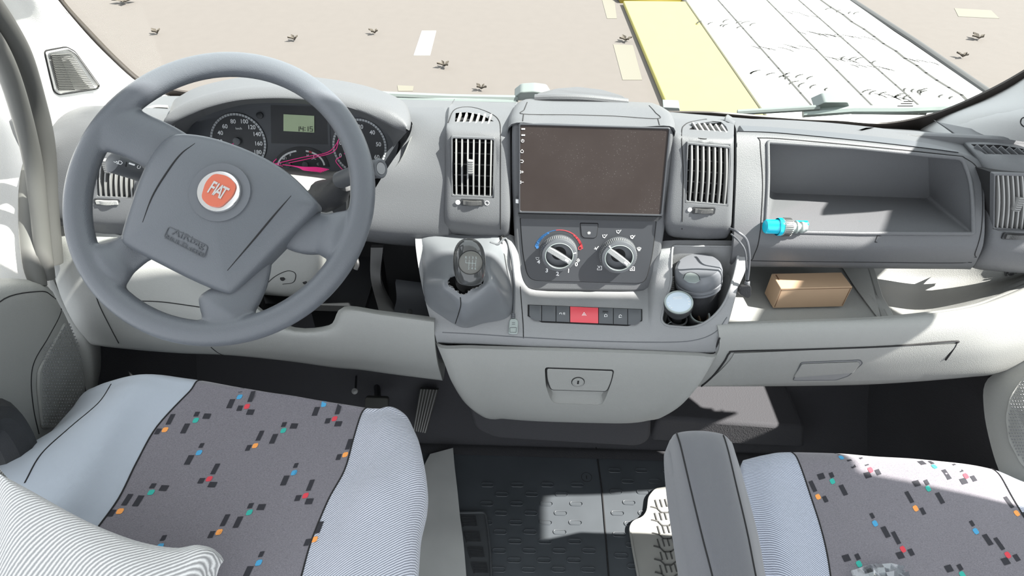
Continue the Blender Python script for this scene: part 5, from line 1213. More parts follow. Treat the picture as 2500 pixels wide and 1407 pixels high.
# ------------------------------------------------------------------ gear lever
GL = thing('gear_lever', 'glossy black gear knob rising out of a torn grey vinyl boot', 'gear lever', P(1140, 700, y=.80))
outer = [(1146, 572, .895), (1040, 574, .885), (1032, 620, .862), (1026, 700, .828), (1034, 735, .81), (1075, 770, .79), (1130, 800, .762), (1180, 790, .765), (1238, 776, .772), (1252, 740, .79), (1240, 660, .85), (1222, 580, .885)]
mid2 = [(1146, 600, .85), (1068, 598, .848), (1050, 640, .825), (1036, 694, .79), (1052, 722, .775), (1092, 745, .755), (1130, 788, .738), (1165, 765, .74), (1212, 732, .752), (1222, 700, .765), (1206, 650, .80), (1190, 600, .85)]
mid1 = [(1146, 640, .80), (1112, 640, .80), (1092, 655, .785), (1078, 680, .765), (1078, 705, .752), (1100, 722, .742), (1132, 745, .732), (1160, 728, .735), (1190, 700, .745), (1200, 680, .758), (1190, 655, .78), (1172, 642, .80)]
inner = [(1146, 668, .785), (1130, 668, .782), (1115, 672, .772), (1098, 678, .76), (1094, 695, .75), (1108, 706, .745), (1130, 720, .738), (1150, 708, .742), (1168, 700, .748), (1180, 690, .755), (1176, 678, .768), (1164, 668, .78)]
G4 = [[P(a, b, y=c) for a, b, c in r] for r in (outer, mid2, mid1, inner)]
G4[0] = [on(ckb, a, b, .0015) for a, b, c in outer]
ringd = [spl(r, 6, True) for r in G4]
colsG = [spl([ringd[i][j] for i in range(4)], 5) for j in range(len(ringd[0]))]
gg = [[colsG[j][i] for j in range(len(colsG))] for i in range(len(colsG[0]))]
for j in range(len(gg[-1])):
    c_i = gg[-1][j]; gg[-1][j] = c_i + (gg[-2][j] - c_i) * random.uniform(-.5, .6)
mb = MB(); mb.grid(gg, leather, wrap=True); o = mb.build('boot', GL, smooth=70); md = o.modifiers.new('s', 'SOLIDIFY'); md.thickness = .0012; md.offset = -1; bake(o, 70)
gb = bvh([r + [r[0]] for r in gg])
mb = MB(); 
for j in range(22, 52, 1):
    p = gg[-1][j % len(gg[-1])]; q = p + V((random.uniform(-.004, .004), random.uniform(-.003, .001), random.uniform(-.002, .004)))
    mb.tube([p, (p + q) / 2 + V((random.uniform(-.002, .002), 0, .001)), q], .00035, slatm, 4)
mb.build('frayed_thread', o)
seamline(gb, [(1124, 726), (1125, 745), (1120, 765), (1112, 790)], .0009, seam, 'stitched_seam', o)
fr0 = [on(ckb, a, b, .001) for a, b in ((1036, 573), (1214, 579), (1224, 590), (1246, 740), (1222, 780))]
mb = MB(); mb.tube(spl(fr0, 5), .0015, seam, 6); mb.build('boot_frame_gap', GL)
base, topk = P(1144, 702, y=.775), P(1146, 612, y=.752)
axk = (topk - base).normalized(); Lk = (topk - base).length
mb = MB(); mb.lathe([(.006, -.06), (.006, -.01), (.0215, .0), (.0205, .010), (.0215, .014)], base, axk, kbase, 28); mb.build('collar', GL, smooth=60)
KP = P(1146, 636, y=.748); fn = (CAM - KP).normalized(); fn = (fn * .8 + axk * .5).normalized()
# egg-shaped knob
yk = axk; c = KP; R_ = .0245
ax2 = (up * .95 + fw * -.3).normalized(); ks = []
side = V((1, 0, 0)); z_ = side.cross(ax2).normalized()
prof = [(-1.22, .52), (-1.15, .72), (-1.0, .84), (-.7, .95), (-.3, 1.0), (.1, 1.0), (.45, .94), (.75, .80), (.95, .60), (1.08, .36), (1.13, .02)]
for h_, r_ in prof: ks.append([c + ax2 * h_ * .031 + (side * math.cos(2 * math.pi * q / 32) + z_ * math.sin(2 * math.pi * q / 32) * .9) * .0255 * r_ for q in range(32)])
mb = MB(); mb.grid(ks, gloss, wrap=True); mb.poly(ks[0][::-1], gloss); mb.poly(ks[-1], gloss); kn = mb.build('knob', GL, smooth=80)
md = kn.modifiers.new('s', 'SUBSURF'); md.levels = 1; md.render_levels = 1; bake(kn, 80)
KB = BVHTree.FromObject(kn, bpy.context.evaluated_depsgraph_get()); kl = wloc(GL)
def onk(px, py, off=0):
    d = ray(px, py).normalized(); h_ = KB.ray_cast(CAM - kl, d); return h_[0] + kl + (h_[1] if h_[1].dot(d) < 0 else -h_[1]) * off, h_[1] if h_[1].dot(d) < 0 else -h_[1]
kc, kn_ = onk(1149, 642, .0)
KPl = Plane(kc, kn_); ag = rad(-3); KPl.xa, KPl.ya = KPl.xa * math.cos(ag) + KPl.ya * math.sin(ag), KPl.ya * math.cos(ag) - KPl.xa * math.sin(ag)
capm = mat('shift pattern cap', (0.10, 0.10, 0.09), 0.3)
cap = MB().lathe([(.0178, -.004), (.0178, -.0002), (.0165, .0008), (.008, .0016), (0, .0018)], kc, kn_, capm, 36).build('shift_cap', kn, smooth=60)
MB().lathe([(.0186, -.004), (.0186, -.0006), (.0178, -.0008)], kc, kn_, seam, 36).build('cap_gap', kn)
mb = MB(); kk = lambda a, b: kc + KPl.xa * a * .001 + KPl.ya * b * .001 + kn_ * .0019
for x in (-7.5, -2.5, 2.5, 7.5): mb.line([kk(x, 5), kk(x, 0)], .0006, silv, kn_)
mb.line([kk(-7.5, 0), kk(7.5, 0)], .0006, silv, kn_)
for x in (-2.5, 2.5, 7.5): mb.line([kk(x, 0), kk(x, -5)], .0006, silv, kn_)
for s, x, y in (('R', -7.5, 8.2), ('1', -2.5, 8.2), ('3', 2.5, 8.2), ('5', 7.5, 8.2), ('2', -2.5, -8), ('4', 2.5, -8), ('6', 7.5, -8)): mb.text(s, kk(x, y), KPl.xa, KPl.ya, .0052, silv)
mb.build('shift_pattern', cap)

# ------------------------------------------------------------------ things in the cup well
cb = P(1706, 766, z=zw); 
CN = thing('lidded_canister', 'dark round ashtray canister with a grey flip lid in the cup well', 'canister', V((cb.x, cb.y, zw)))
rC = .040; ctp = P(1705, 646, y=cb.y + .004); hC = ctp.z - zw; cax = V((ctp.x - cb.x, .004, hC)).normalized(); c0 = V((cb.x, cb.y, zw))
mb = MB().lathe([(rC * .78, .0), (rC * .80, .002), (rC * .84, hC * .45), (rC * .90, hC * .62)], c0, cax, black, 40); mb.build('cup_body', CN, smooth=60)
mb = MB().lathe([(rC * .90, hC * .60), (rC * .98, hC * .63), (rC * .98, hC * .67), (rC * .94, hC * .675), (rC * 1.0, hC * .69), (rC * 1.0, hC * .73), (rC * .96, hC * .74), (rC * 1.0, hC * .76), (rC * 1.0, hC * .90), (rC * .95, hC * .97), (rC * .88, hC * 1.0), (rC * .5, hC * 1.01), (0, hC * 1.012)], c0, cax, mat('satin grey lid', (0.13, 0.138, 0.15), 0.3), 40); ld = mb.build('flip_lid', CN, smooth=40)
q0_ = P(1690, 678, y=cb.y - .026); lp = Plane(c0 + cax * hC, cax); tb_ = [lp.hit(*p, .0008) for p in ((1668, 680), (1675, 668), (1690, 665), (1704, 672), (1709, 684), (1698, 690), (1680, 688))]
mb = MB(); mb.tube(spl(tb_[:5], 5), .0005, seam, 6); mb.prism(rnd(tb_, .003), cax * -.002, silv); mb.build('lid_catch', ld)
ch = P(1652, 783, z=.690)
CH = thing('socket_gauge', 'round charger with pale glass face plugged into the left power socket', 'charger', ch)
chax = (P(1657, 738, y=ch.y - .012) - ch).normalized(); Lc = (P(1657, 738, y=ch.y - .012) - ch).length
MB().lathe([(.0165, -.020), (.0175, .004), (.0175, .007), (.0150, .008), (.0140, .004)], ch, (0, -.15, 1), black, 28).build('socket_ring', CH, smooth=50)
MB().lathe([(.0085, -.01), (.0085, Lc * .38), (.011, Lc * .42), (.019, Lc * .55), (.0235, Lc * .72), (.0245, Lc * .9), (.0240, Lc * .98), (.0225, Lc)], ch, chax, black, 36).build('charger_body', CH, smooth=60)
MB().lathe([(.0240, Lc * .985), (.0236, Lc * 1.02), (.0212, Lc * 1.02), (.0208, Lc * .995)], ch, chax, silv, 36).build('bezel_ring', CH)
fc = MB().lathe([(.0212, Lc * .99), (.0212, Lc * 1.0), (0, Lc * 1.0)], ch, chax, glassface, 36).build('glass_face', CH)
FP = Plane(ch + chax * (Lc * 1.0 + .0003), chax); mb = MB()
mb.line([FP.at(-.008, .010), FP.at(.006, .010)], .0008, white, chax); mb.line([FP.at(-.009, .007), FP.at(.007, .007)], .0005, white, chax)
for a in (-20, 0, 20, 200, 220, 180): mb.line([FP.at(.016 * math.cos(rad(a)), .016 * math.sin(rad(a))), FP.at(.018 * math.cos(rad(a)), .018 * math.sin(rad(a)))], .001, white, chax)
mb.build('face_marks', fc)
mb = MB(); mb.tube([ch + V((-.012, -.01, .006)), ch + V((-.020, -.016, .006))], .0007, silv, 6); mb.build('spring_contact', CH)
s0 = P(1706, 774, z=.693)
PSk = thing('power_socket', 'open round twelve volt socket with shiny rim right of the charger', 'power socket', s0)
sa = V((0.05, -.22, 1)).normalized()
MB().lathe([(.0205, -.022), (.0205, .004), (.0195, .006), (.0180, .006)], s0, sa, black, 32).build('socket_collar', PSk)
MB().lathe([(.0180, .006), (.0175, .008), (.0160, .008), (.0150, .006)], s0, sa, silv, 32).lathe([(.0150, .006), (.0145, -.012), (0, -.012)], s0, sa, brown, 32).build('metal_sleeve', PSk)
MB().obox(s0 + sa * -.004, V((.0012, 0, 0)), V((0, .012, 0)), sa * .006, brown).build('socket_contact', PSk)

# ------------------------------------------------------------------ cables
CA = thing('charging_cable', 'thin black cable hanging right of the gear lever with a flat grey plug', 'cable', P(1253, 800, y=.77))
pth = [on(ckb, 1195, 566, .006), on(ckb, 1215, 569, .004), on(ckb, 1234, 585, .003), on(ckb, 1246, 620, .003), on(ckb, 1253, 680, .003), on(ckb, 1254, 720, .003), on(ckb, 1253, 768, .003)]
MB().tube(spl(pth, 6), .0020, btn, 8).build('cord', CA)
e0 = Plane(on(ckb, 1254, 790, .004), (0, -.5, .86)); pg_ = [(1243, 783), (1248, 777), (1258, 777), (1265, 784), (1264, 816), (1241, 815)]
MB().prism(rnd(e0.hits(pg_), .003), e0.n * -.004, silv).build('flat_plug', CA, bevel=.0012)
mb = MB(); mb.tube(rnd(e0.hits([(1245, 800), (1261, 800), (1260, 812), (1245, 812)], .0003), .001), .0004, btn, 5, closed=True); mb.line([e0.hit(1250, 788, .0003), e0.hit(1257, 788, .0003)], .0006, btn, e0.n); mb.line([e0.hit(1250, 792, .0003), e0.hit(1257, 792, .0003)], .0006, btn, e0.n); mb.build('plug_mark', CA)
mb = MB(); mb.lathe([(.0028, 0), (.004, .002), (.003, .003), (.004, .005), (.003, .006), (.004, .008), (.003, .009)], e0.hit(1253, 778), e0.hit(1253, 765) - e0.hit(1253, 778), btn, 12); mb.build('strain_relief', CA)
CB = thing('hanging_cable', 'black cable looped beside the cup well ending in an angled plug', 'cable', P(1822, 700, y=.80))
c1 = PS((1782, 558, .845), (1800, 566, .82), (1822, 585, .815), (1829, 620, .81), (1828, 655, .81), (1825, 683, .81)); c2 = PS((1785, 572, .855), (1805, 590, .83), (1818, 610, .82), (1822, 640, .815), (1822, 683, .812))
MB().tube(spl(c1, 6), .0022, btn, 8).build('cord', CB); MB().tube(spl(c2, 6), .0015, btn, 8).build('cord', CB)
q_ = P(1825, 686, y=.81); dn = (P(1822, 720, y=.805) - q_).normalized()
MB().lathe([(.003, 0), (.0045, .002), (.0035, .003), (.0045, .005), (.0035, .006), (.0045, .008), (.004, .010)], q_, dn, btn, 14).build('strain_relief', CB)
MB().prism(rnd(PS((1815, 699, .80), (1833, 697, .80), (1835, 706, .80), (1834, 724, .80), (1826, 730, .80), (1806, 719, .80), (1808, 705, .80)), .004), V((0, .012, -.006)), black).build('angled_plug', CB, bevel=.0025, seg=3)

# ------------------------------------------------------------------ box on the shelf, hose fitting in the cubby
za = zs + .003
fa, fb = P(1887, 753, z=za), P(2058, 749, z=za); d_ = (fb - fa).normalized(); dep = V((-d_.y, d_.x, 0))
hB = P(1885, 704, y=fa.y).z - za; Lb = (fb - fa).length; dB = .042
BX = thing('cardboard_box', 'small plain brown cardboard box lying on the open passenger shelf', 'box', (fa + fb) / 2)
mb = MB(); sk = -dep * 0
bl = [fa, fb, fb + dep * dB + d_ * -.0, fa + dep * dB]
mb.prism([p + V((0, 0, hB)) for p in bl], V((0, 0, -hB)), card); mb.build('carton', BX, bevel=.0012)
mb = MB(); nf = -dep
mb.line([fa + V((0, 0, hB)) + nf * .0006 + V((0, 0, -.0022)), fb + V((0, 0, hB)) + nf * .0006 + V((0, 0, -.0022))], .0006, cardk, nf); mb.line([fa + d_ * .002 + nf * .0005 + V((0, 0, .004)), fa + d_ * .002 + nf * .0005 + V((0, 0, hB - .003))], .0009, cardk, nf)
mb.line([fb - d_ * .003 + nf * .0005 + V((0, 0, .004)), fb - d_ * .003 + nf * .0005 + V((0, 0, hB - .003))], .0008, cardk, nf); mb.obox(fa + dep * .030 + d_ * .006 + V((0, 0, hB + .0005)), d_ * .001, dep * .007, V((0, 0, .0004)), cardk); mb.build('flap_slits', BX)
zc = zf + .002
HF = thing('hose_connector', 'blue and grey garden hose connector lying in the open cubby', 'hose connector', P(1915, 566, z=zc))
a_, b_ = P(1868, 553, z=zc + .012), P(1968, 556, z=zc + .010); hx = (b_ - a_).normalized(); px1 = (b_ - a_).length / 100
MB().lathe([(0, 0), (.0105, 0), (.0120, .002), (.0120, 29 * px1), (.0125, 30 * px1)], a_, hx, cyan, 28).lathe([(.0145, 29 * px1), (.0150, 31 * px1), (.0150, 38 * px1), (.012, 40 * px1)], a_, hx, cyan, 28).build('blue_cap', HF, smooth=50)
mb = MB().lathe([(.0135, 40 * px1), (.0145, 42 * px1), (.0145, 60 * px1), (.0125, 63 * px1), (.0085, 64 * px1)], a_, hx, silv, 28)
for k in range(26):
    a = 2 * math.pi * k / 26; e1 = V((0, 0, 1)); e2 = hx.cross(e1).normalized(); dd = e1 * math.cos(a) + e2 * math.sin(a); mb.obox(a_ + hx * 51 * px1 + dd * .0148, hx * 9 * px1, dd.cross(hx) * .0007, dd * .0007, kbase)
mb.build('ribbed_nut', HF, smooth=50)
MB().lathe([(.0085, 63 * px1), (.0085, 72 * px1), (.0105, 73 * px1), (.0105, 77 * px1), (.0075, 78 * px1), (.0075, 84 * px1), (.0098, 86 * px1), (.0098, 92 * px1), (.0070, 93 * px1), (.0070, 100 * px1), (0, 100 * px1)], a_, hx, silv, 24).build('grey_spigot', HF, smooth=50)
h2 = thing('blue_fitting', 'small cyan fitting lying behind the grey spigot in the cubby', 'fitting', P(1945, 548, z=zc))
MB().lathe([(.003, 0), (.0065, .003), (.0065, .022), (.004, .024)], P(1938, 548, z=zc + .0065), V((1, .05, 0)), cyan, 20).build('blue_sleeve', h2)

# ------------------------------------------------------------------ seats
def seat_grid(px_rows, z_rows):
    return dense([[P(p[0], p[1], z=z) for p, z in zip(r, zr)] for r, zr in zip(px_rows, z_rows)], 8, 6)
# driver: columns left flank bottom, left flank mid, left top, seam left, mid, seam right, right top, right flank, right flank bottom
def row(ps): return [P(a, b, z=c) for a, b, c in ps]
dsr = [row([(395, 930, .46), (420, 925, .47), (450, 930, .47), (560, 965, .46), (720, 990, .46), (880, 1010, .46), (950, 1020, .46), (985, 1040, .46), (1000, 1060, .46)]),
       row([(235, 945, .53), (270, 932, .57), (350, 914, .60), (492, 930, .60), (700, 966, .598), (895, 996, .59), (955, 996, .585), (992, 1016, .57), (1000, 1050, .52)]),
       row([(170, 1005, .53), (240, 965, .585), (330, 928, .622), (462, 958, .612), (690, 978, .605), (882, 1012, .60), (945, 1010, .60), (1008, 1045, .575), (1012, 1100, .50)]),
       row([(90, 1090, .52), (170, 1020, .58), (285, 985, .622), (385, 1042, .600), (640, 1055, .592), (862, 1075, .596), (940, 1075, .604), (1022, 1085, .58), (1020, 1150, .48)]),
       row([(20, 1170, .51), (80, 1080, .585), (225, 1075, .620), (335, 1130, .592), (600, 1145, .584), (840, 1150, .590), (930, 1140, .604), (1038, 1170, .58), (1025, 1230, .46)]),
       row([(-60, 1260, .50), (-10, 1125, .59), (150, 1180, .618), (290, 1220, .588), (560, 1235, .578), (800, 1225, .586), (910, 1210, .604), (1036, 1230, .575), (1020, 1290, .46)]),
       row([(-150, 1360, .50), (-110, 1250, .59), (70, 1290, .616), (225, 1310, .584), (500, 1330, .574), (762, 1315, .584), (880, 1290, .602), (1020, 1300, .575), (1012, 1350, .46)]),
       row([(-260, 1480, .50), (-220, 1380, .59), (-20, 1410, .614), (140, 1430, .582), (450, 1440, .572), (735, 1410, .582), (860, 1400, .60), (1012, 1400, .57), (1000, 1440, .46)]),
       row([(-420, 1640, .50), (-400, 1560, .59), (-180, 1580, .614), (20, 1600, .58), (380, 1610, .57), (690, 1580, .58), (830, 1570, .60), (990, 1560, .57), (980, 1600, .46)])]
dsg = dense(dsr, 8, 6)
DS = thing('driver_seat', 'driver seat with dark patterned felt centre and pale twill bolsters', 'seat', V((-.5, .35, .0)))
def split_seat(gd, parent, names, mats_, cuts, motif):
    outp = []
    for k in range(len(cuts) - 1):
        a, b = cuts[k], cuts[k + 1]; sub = [r[a:b + 1] for r in gd]; mb = MB(); mb.shell(sub, V((0, 0, -.012)), mats_[k])
        if k == 1: motif(mb)
        outp.append(mb.build(names[k], parent, smooth=70))
    return outp
# cloth undulation
for i, r_ in enumerate(dsg):
    for j, p in enumerate(r_):
        n_ = noise.noise(V((p.x * 14, p.y * 14, 3.3))); p.z += n_ * (.005 if j < 24 or j > 40 else .003)
        if j > 42: p.z += .004 * noise.noise(V((p.x * 35, p.y * 9, 1.0)))
NAMES = ['left_bolster', 'centre_panel', 'right_bolster']
db = bvh(dsg)
# motifs woven into the felt
def motifs(mb, b, lst, flip, s=1.0):
    for kind, px, py in lst:
        c = on(b, px, py, .0006); nn_ = V((0, 0, 1)); xa = V((1, flip * .12, 0)).normalized(); ya = V((-flip * .12, 1, 0)).normalized()
        def sq(du, dv, w_, h_, m):
            pts = []
            for a, b2 in ((-1, -1), (1, -1), (1, 1), (-1, 1)):
                q = c + xa * (du + a * w_ / 2) * s + ya * (dv + b2 * h_ / 2 + a * .0008) * s
                h0 = b.ray_cast(q + V((0, 0, .1)), V((0, 0, -1)))
                pts.append((h0[0] if h0[0] else q) + V((0, 0, .0006)))
            mb.poly(pts, m)
        F_ = -flip
        sq(0, 0, .0058, .0085, mcol[kind]); sq(0, 0, .008, .006, mcol[kind])
        if kind == 'b': sq(-.002 * F_, .012, .006, .008, mblk); sq(-.009 * F_, -.014, .0085, .016, mblk)
        if kind == 'r': sq(.001 * F_, .017, .007, .018, mblk); sq(-.010 * F_, -.005, .008, .009, mblk); sq(.009 * F_, -.008, .011, .009, mblk)
        if kind == 't': sq(-.003 * F_, .010, .007, .008, mblk); sq(.014 * F_, .010, .011, .009, mblk); sq(-.010 * F_, -.016, .008, .017, mblk)
        if kind == 'o': sq(.0, .018, .007, .018, mblk); sq(-.009 * F_, -.005, .007, .010, mblk)
ML = [('b', 585, 970), ('r', 603, 993), ('b', 791, 987), ('t', 478, 1027), ('r', 817, 1023), ('o', 403, 1050), ('t', 692, 1052), ('o', 623, 1089), ('b', 486, 1106), ('o', 843, 1111), ('b', 718, 1155), ('r', 511, 1170), ('t', 369, 1203), ('r', 746, 1211), ('o', 293, 1249), ('t', 609, 1252), ('o', 535, 1300), ('o', 768, 1318), ('b', 391, 1335), ('b', 632, 1375)]
dbody = split_seat(dsg, DS, NAMES, [clothg, feltm, clothr], [0, 24, 40, 64], lambda m_: motifs(m_, db, ML, -1))
for j, nm in ((24, 'cover_seam'), (40, 'cover_seam')):
    MB().tube([r[j] + V((0, 0, .0002)) for r in dsg[3:]], .0013, seam, 6).build(nm, DS)
seamline(db, [(272, 938), (240, 985), (170, 1045), (100, 1110), (60, 1180)], .0012, seam, 'bolster_seam', DS)
mb = MB(); mb.shell(dense([row([(-100, 1200, .50), (300, 1100, .50), (700, 1100, .5), (1000, 1100, .48)]), row([(-420, 1640, .48), (200, 1600, .48), (600, 1600, .48), (980, 1600, .46)])], 4, 4), V((0, 0, -.2)), black); mb.build('seat_base', DS)
# ribbed arm cover at the lower left
ar = [row([(-140, 1080, .74), (-60, 1085, .75), (-20, 1170, .72), (-60, 1420, .60)]),
      row([(-60, 1125, .735), (20, 1180, .74), (20, 1300, .70), (-20, 1520, .58)]),
      row([(60, 1190, .72), (120, 1240, .725), (130, 1350, .69), (100, 1560, .57)]),
      row([(210, 1272, .695), (240, 1300, .705), (250, 1400, .68), (230, 1580, .57)]),
      row([(330, 1320, .68), (350, 1345, .69), (360, 1430, .67), (350, 1600, .57)]),
      row([(425, 1338, .675), (435, 1355, .685), (440, 1420, .665), (430, 1600, .57)]),
      row([(480, 1331, .675), (490, 1345, .685), (480, 1400, .665), (470, 1560, .57)]),
      row([(520, 1340, .665), (518, 1350, .675), (505, 1385, .66), (500, 1500, .57)]),
      row([(533, 1358, .655), (530, 1362, .66), (518, 1385, .65), (508, 1450, .57)])]
arg = dense(ar, 6, 6)
mb = MB(); mb.shell(arg, V((0, .004, -.02)), clothk); mb.build('ribbed_arm_cover', DS, smooth=70, label='pale coarse-ribbed cover over the seat arm at the lower left')
# passenger
psr = [row([(1835, 1150, .42), (1900, 1130, .42), (1960, 1130, .42), (2120, 1135, .42), (2300, 1150, .42), (2440, 1170, .42), (2540, 1190, .42), (2640, 1230, .42)]),
       row([(1815, 1125, .52), (1870, 1112, .53), (1930, 1106, .535), (2100, 1112, .54), (2290, 1128, .54), (2420, 1146, .535), (2500, 1178, .53), (2640, 1210, .50)]),
       row([(1812, 1150, .545), (1872, 1128, .56), (1945, 1118, .565), (2110, 1125, .57), (2300, 1140, .57), (2440, 1160, .565), (2530, 1190, .56), (2660, 1230, .52)]),
       row([(1820, 1210, .55), (1885, 1190, .57), (1972, 1185, .565), (2130, 1190, .568), (2320, 1205, .568), (2472, 1215, .565), (2580, 1250, .565), (2700, 1290, .53)]),
       row([(1840, 1290, .55), (1900, 1280, .575), (2000, 1275, .562), (2160, 1280, .562), (2350, 1290, .562), (2515, 1290, .562), (2640, 1330, .565), (2760, 1370, .53)]),
       row([(1860, 1370, .55), (1920, 1365, .575), (2022, 1362, .560), (2190, 1365, .558), (2390, 1370, .558), (2560, 1370, .56), (2700, 1400, .565), (2820, 1440, .53)]),
       row([(1880, 1470, .55), (1940, 1470, .575), (2036, 1465, .558), (2220, 1470, .555), (2430, 1470, .555), (2620, 1470, .558), (2780, 1500, .565), (2900, 1540, .53)]),
       row([(1890, 1640, .55), (1960, 1640, .575), (2060, 1640, .556), (2280, 1640, .552), (2520, 1640, .552), (2740, 1640, .556), (2900, 1660, .565), (3000, 1700, .53)])]
psg = dense(psr, 8, 6)
for r_ in psg:
    for j, p in enumerate(r_): p.z += noise.noise(V((p.x * 12, p.y * 12, 9.3))) * .004
PSs = thing('passenger_seat', 'passenger seat with sunlit front edge and patterned felt centre', 'seat', V((.5, .35, .0)))
ML2 = [('b', 2054, 1118), ('r', 2125, 1148), ('r', 2358, 1163), ('t', 2032, 1176), ('o', 1997, 1214), ('t', 2266, 1194), ('o', 2235, 1242), ('o', 2482, 1254), ('b', 2136, 1279), ('b', 2382, 1298), ('r', 2204, 1342), ('r', 2460, 1356), ('t', 2281, 1140), ('t', 2097, 1378), ('t', 2349, 1404)]
pbv = bvh(psg)
pbody = split_seat(psg, PSs, NAMES, [clothr2, feltm, clothr2], [0, 16, 40, 56], lambda m_: motifs(m_, pbv, ML2, 1))
for j in (16, 40): MB().tube([r[j] + V((0, 0, .0002)) for r in psg[3:]], .0012, seam, 6).build('cover_seam', PSs)
MB().shell(dense([row([(1850, 1200, .44), (2100, 1180, .44), (2600, 1260, .44)]), row([(1880, 1640, .44), (2200, 1640, .44), (3000, 1700, .44)])], 4, 4), V((0, 0, -.25)), black).build('seat_base', PSs)
# its arm rest
aa = [row([(1650, 1100, .70), (1665, 1080, .71), (1710, 1078, .71), (1750, 1082, .71), (1770, 1100, .70)]),
      row([(1636, 1075, .735), (1652, 1058, .765), (1705, 1052, .772), (1762, 1060, .768), (1784, 1078, .745)]),
      row([(1634, 1105, .735), (1662, 1092, .785), (1720, 1088, .792), (1775, 1092, .785), (1798, 1115, .745)]),
      row([(1642, 1190, .73), (1685, 1190, .785), (1740, 1185, .792), (1796, 1180, .785), (1822, 1195, .74)]),
      row([(1660, 1310, .725), (1714, 1310, .780), (1765, 1305, .787), (1824, 1300, .78), (1852, 1310, .735)]),
      row([(1678, 1420, .72), (1742, 1420, .775), (1790, 1418, .782), (1846, 1412, .775), (1872, 1420, .73)]),
      row([(1700, 1600, .715), (1780, 1600, .77), (1830, 1600, .777), (1885, 1600, .77), (1915, 1600, .725)])]
aag = dense(aa, 8, 6); aab = bvh(aag); o = MB().shell(aag, V((0, .004, -.035)), armm).build('arm_rest', PSs, smooth=70, label='charcoal twill arm rest')
MB().tube([r[8] + V((0, 0, .0004)) for r in aag[4:]], .0011, seam, 6).build('piping', o)
MB().tube([r[24] + V((0, 0, .0004)) for r in aag[8:]], .0011, seam, 6).build('piping', o)

# crumpled clear bag on the seat
rg_ = []
for i in range(7):
    rr2 = []
    for j in range(9):
        px, py = 2070 + j * 16 + i * 2, 1378 + i * 14 + abs(j - 4.5) * 5 * (1 if i == 0 else .3)
        p = on(pbv, px, py, .004); p.z += abs(noise.noise(V((i * .9, j * .8, 5)))) * .03; rr2.append(p)
    rg_.append(rr2)
mb = MB(); mb.shell(rg_, V((0, 0, .0008)), poly); o = mb.build('plastic_bag', smooth=20); tag(o, 'crumpled clear plastic bag on the passenger seat at the bottom edge', 'bag')

# ------------------------------------------------------------------ floor things
sheet = []
for (xa_, xb_, py) in ((1050, 1106, 1094), (1035, 1110, 1140), (1020, 1117, 1200), (1005, 1123, 1260), (1000, 1131, 1320), (1000, 1138, 1400), (1000, 1145, 1500)):
    sheet.append([P(xa_ + (xb_ - xa_) * k / 5, py + (5 - k) * (3 if py == 1094 else 0), z=.014 + .004 * noise.noise(V((k * .5, py * .01, 0)))) for k in range(6)])
mb = MB(); mb.shell(dense(sheet, 3, 4), V((0, 0, -.003)), paper); o = mb.build('paper_sheet', smooth=60); tag(o, 'pale dusty paper sheet lying on the floor beside the driver seat', 'sheet')
def mat_thing(name, outline, z, m, label, ribs, rm):
    lp_ = rnd([P(a, b, z=z) for a, b in outline], .01); t = thing(name, label, 'floor mat', sum(lp_, V()) / len(lp_) - V((0, 0, z - .001)))
    mb = MB(); mb.prism(lp_, V((0, 0, -.006)), m); mb.build('rubber_sheet', t, bevel=.001)
    mb = MB(); mb.tube([p + V((0, 0, .0015)) for p in lp_], .003, m, 6, closed=True); mb.build('raised_rim', t)
    mb = MB()
    for pts in ribs: mb.line([P(a, b, z=z + .0008) for a, b in pts], .0028, rm, V((0, 0, 1)), h=.0018)
    mb.build('tread_ribs', t)
ribs = []
for k in range(8):
    for q in range(6):
        x, y = 1600 + q * 12 - (k % 2) * 4 + k * 3, 1222 + k * 32 - q * 1
        ribs.append([(x, y), (x + 5, y + 17)])
    ribs.append([(1590 + k * 2, 1238 + k * 32), (1605 + k * 2, 1242 + k * 32), (1615 + k * 2, 1252 + k * 32), (1632 + k * 2, 1252 + k * 32), (1642 + k * 2, 1244 + k * 32)])
mat_thing('floor_mat', [(1640, 1190), (1600, 1196), (1584, 1215), (1580, 1250), (1570, 1265), (1545, 1275), (1537, 1290), (1545, 1340), (1560, 1420), (1575, 1500), (1900, 1500), (1800, 1190)], .008, matr, 'dusty pale grey rubber mat sticking out left of the passenger seat', ribs, rubber)
ribs = []
for k in range(5):
    x0_, y0_ = 1124 + k * 9, 1262 + k * 38
    for q in range(4): ribs.append([(x0_ + 2 + q * 1.5, y0_ + q * 7), (x0_ + 34 + q, y0_ + q * 7 + 1)])
    ribs.append([(x0_, y0_), (x0_ + 7, y0_ + 24)]); ribs.append([(x0_ + 36, y0_), (x0_ + 40, y0_ + 22)])
mat_thing('floor_mat', [(1040, 1255), (1185, 1252), (1192, 1300), (1197, 1350), (1200, 1420), (1204, 1500), (1040, 1500)], .006, mat('dark rubber mat', (0.05, 0.055, 0.06), 0.6), 'dark rubber mat under the pale sheet beside the driver seat', ribs, mat('worn rib edge', (0.02, 0.022, 0.025), 0.7))

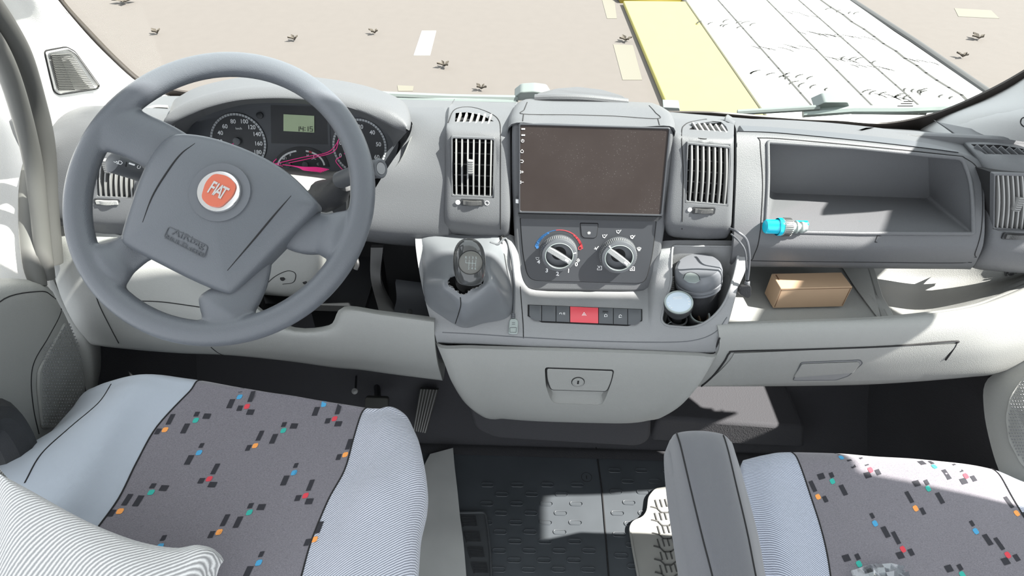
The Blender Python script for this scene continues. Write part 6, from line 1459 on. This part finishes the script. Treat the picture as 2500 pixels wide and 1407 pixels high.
# ------------------------------------------------------------------ wipers, outside the glass
def wsp_(px, py, o_): return WS.hit(px, py, -o_)
W1 = thing('windscreen_wiper', 'left windscreen wiper lying along the base of the glass left of the top clip', 'wiper', wsp_(1285, 240, .03))
MB().tube([wsp_(860, 225, .03), wsp_(950, 232, .03), wsp_(1100, 238, .03), wsp_(1265, 241, .03)], .008, wiperm, 8).build('wiper_arm', W1)
MB().tube([wsp_(870, 236, .025), wsp_(1000, 241, .025), wsp_(1260, 247, .025)], .007, silv, 8).build('wiper_blade', W1)
MB().prism(rnd([wsp_(a, b, .03) for a, b in ((1254, 240), (1272, 226), (1305, 224), (1335, 228), (1345, 244), (1262, 247))], .006), V((0, .03, .01)), wiperm).build('pivot_cap', W1, bevel=.004)
W2 = thing('windscreen_wiper', 'right windscreen wiper with pivot cap in front of the white plate', 'wiper', wsp_(2040, 260, .03))
MB().tube([wsp_(1800, 275, .03), wsp_(1900, 269, .03), wsp_(2000, 263, .03)], .007, wiperm, 8).build('wiper_arm', W2)
MB().prism(rnd([wsp_(a, b, .03) for a, b in ((1985, 263), (2015, 250), (2070, 250), (2076, 262), (2030, 268))], .004), V((0, .03, .01)), wiperm).build('pivot_cap', W2, bevel=.003)
MB().tube([wsp_(1960, 277, .025), wsp_(2080, 268, .025), wsp_(2200, 268, .025), wsp_(2350, 262, .025)], .010, silv, 8).build('wiper_blade', W2)
MB().tube([wsp_(2080, 275, .022), wsp_(2260, 277, .022)], .004, kbase, 8).build('wiper_rubber', W2)
W3 = MB().prism(rnd([wsp_(a, b, .028) for a, b in ((1618, 262), (1658, 264), (1660, 272), (1628, 272))], .003), V((0, .02, .01)), wiperm).build('washer_nozzle'); tag(W3, 'small grey washer nozzle at the glass base beside the yellow strip', 'nozzle')
mb = MB()
for (x, y) in [(2210 + k * 5, 248) for k in range(4)] + [(2203 + k * 5, 253) for k in range(5)] + [(2195 + k * 6, 259) for k in range(6)]: mb.obox(WS.hit(x, y, .001), V((.0035, 0, 0)), V((0, -.0009, .0013)), V((0, -.0004, 0)), ceramic)
o = mb.build('trim_6'); tag(o, kind='structure')

for o in bpy.data.objects:
    if '_b' in o: del o['_b']
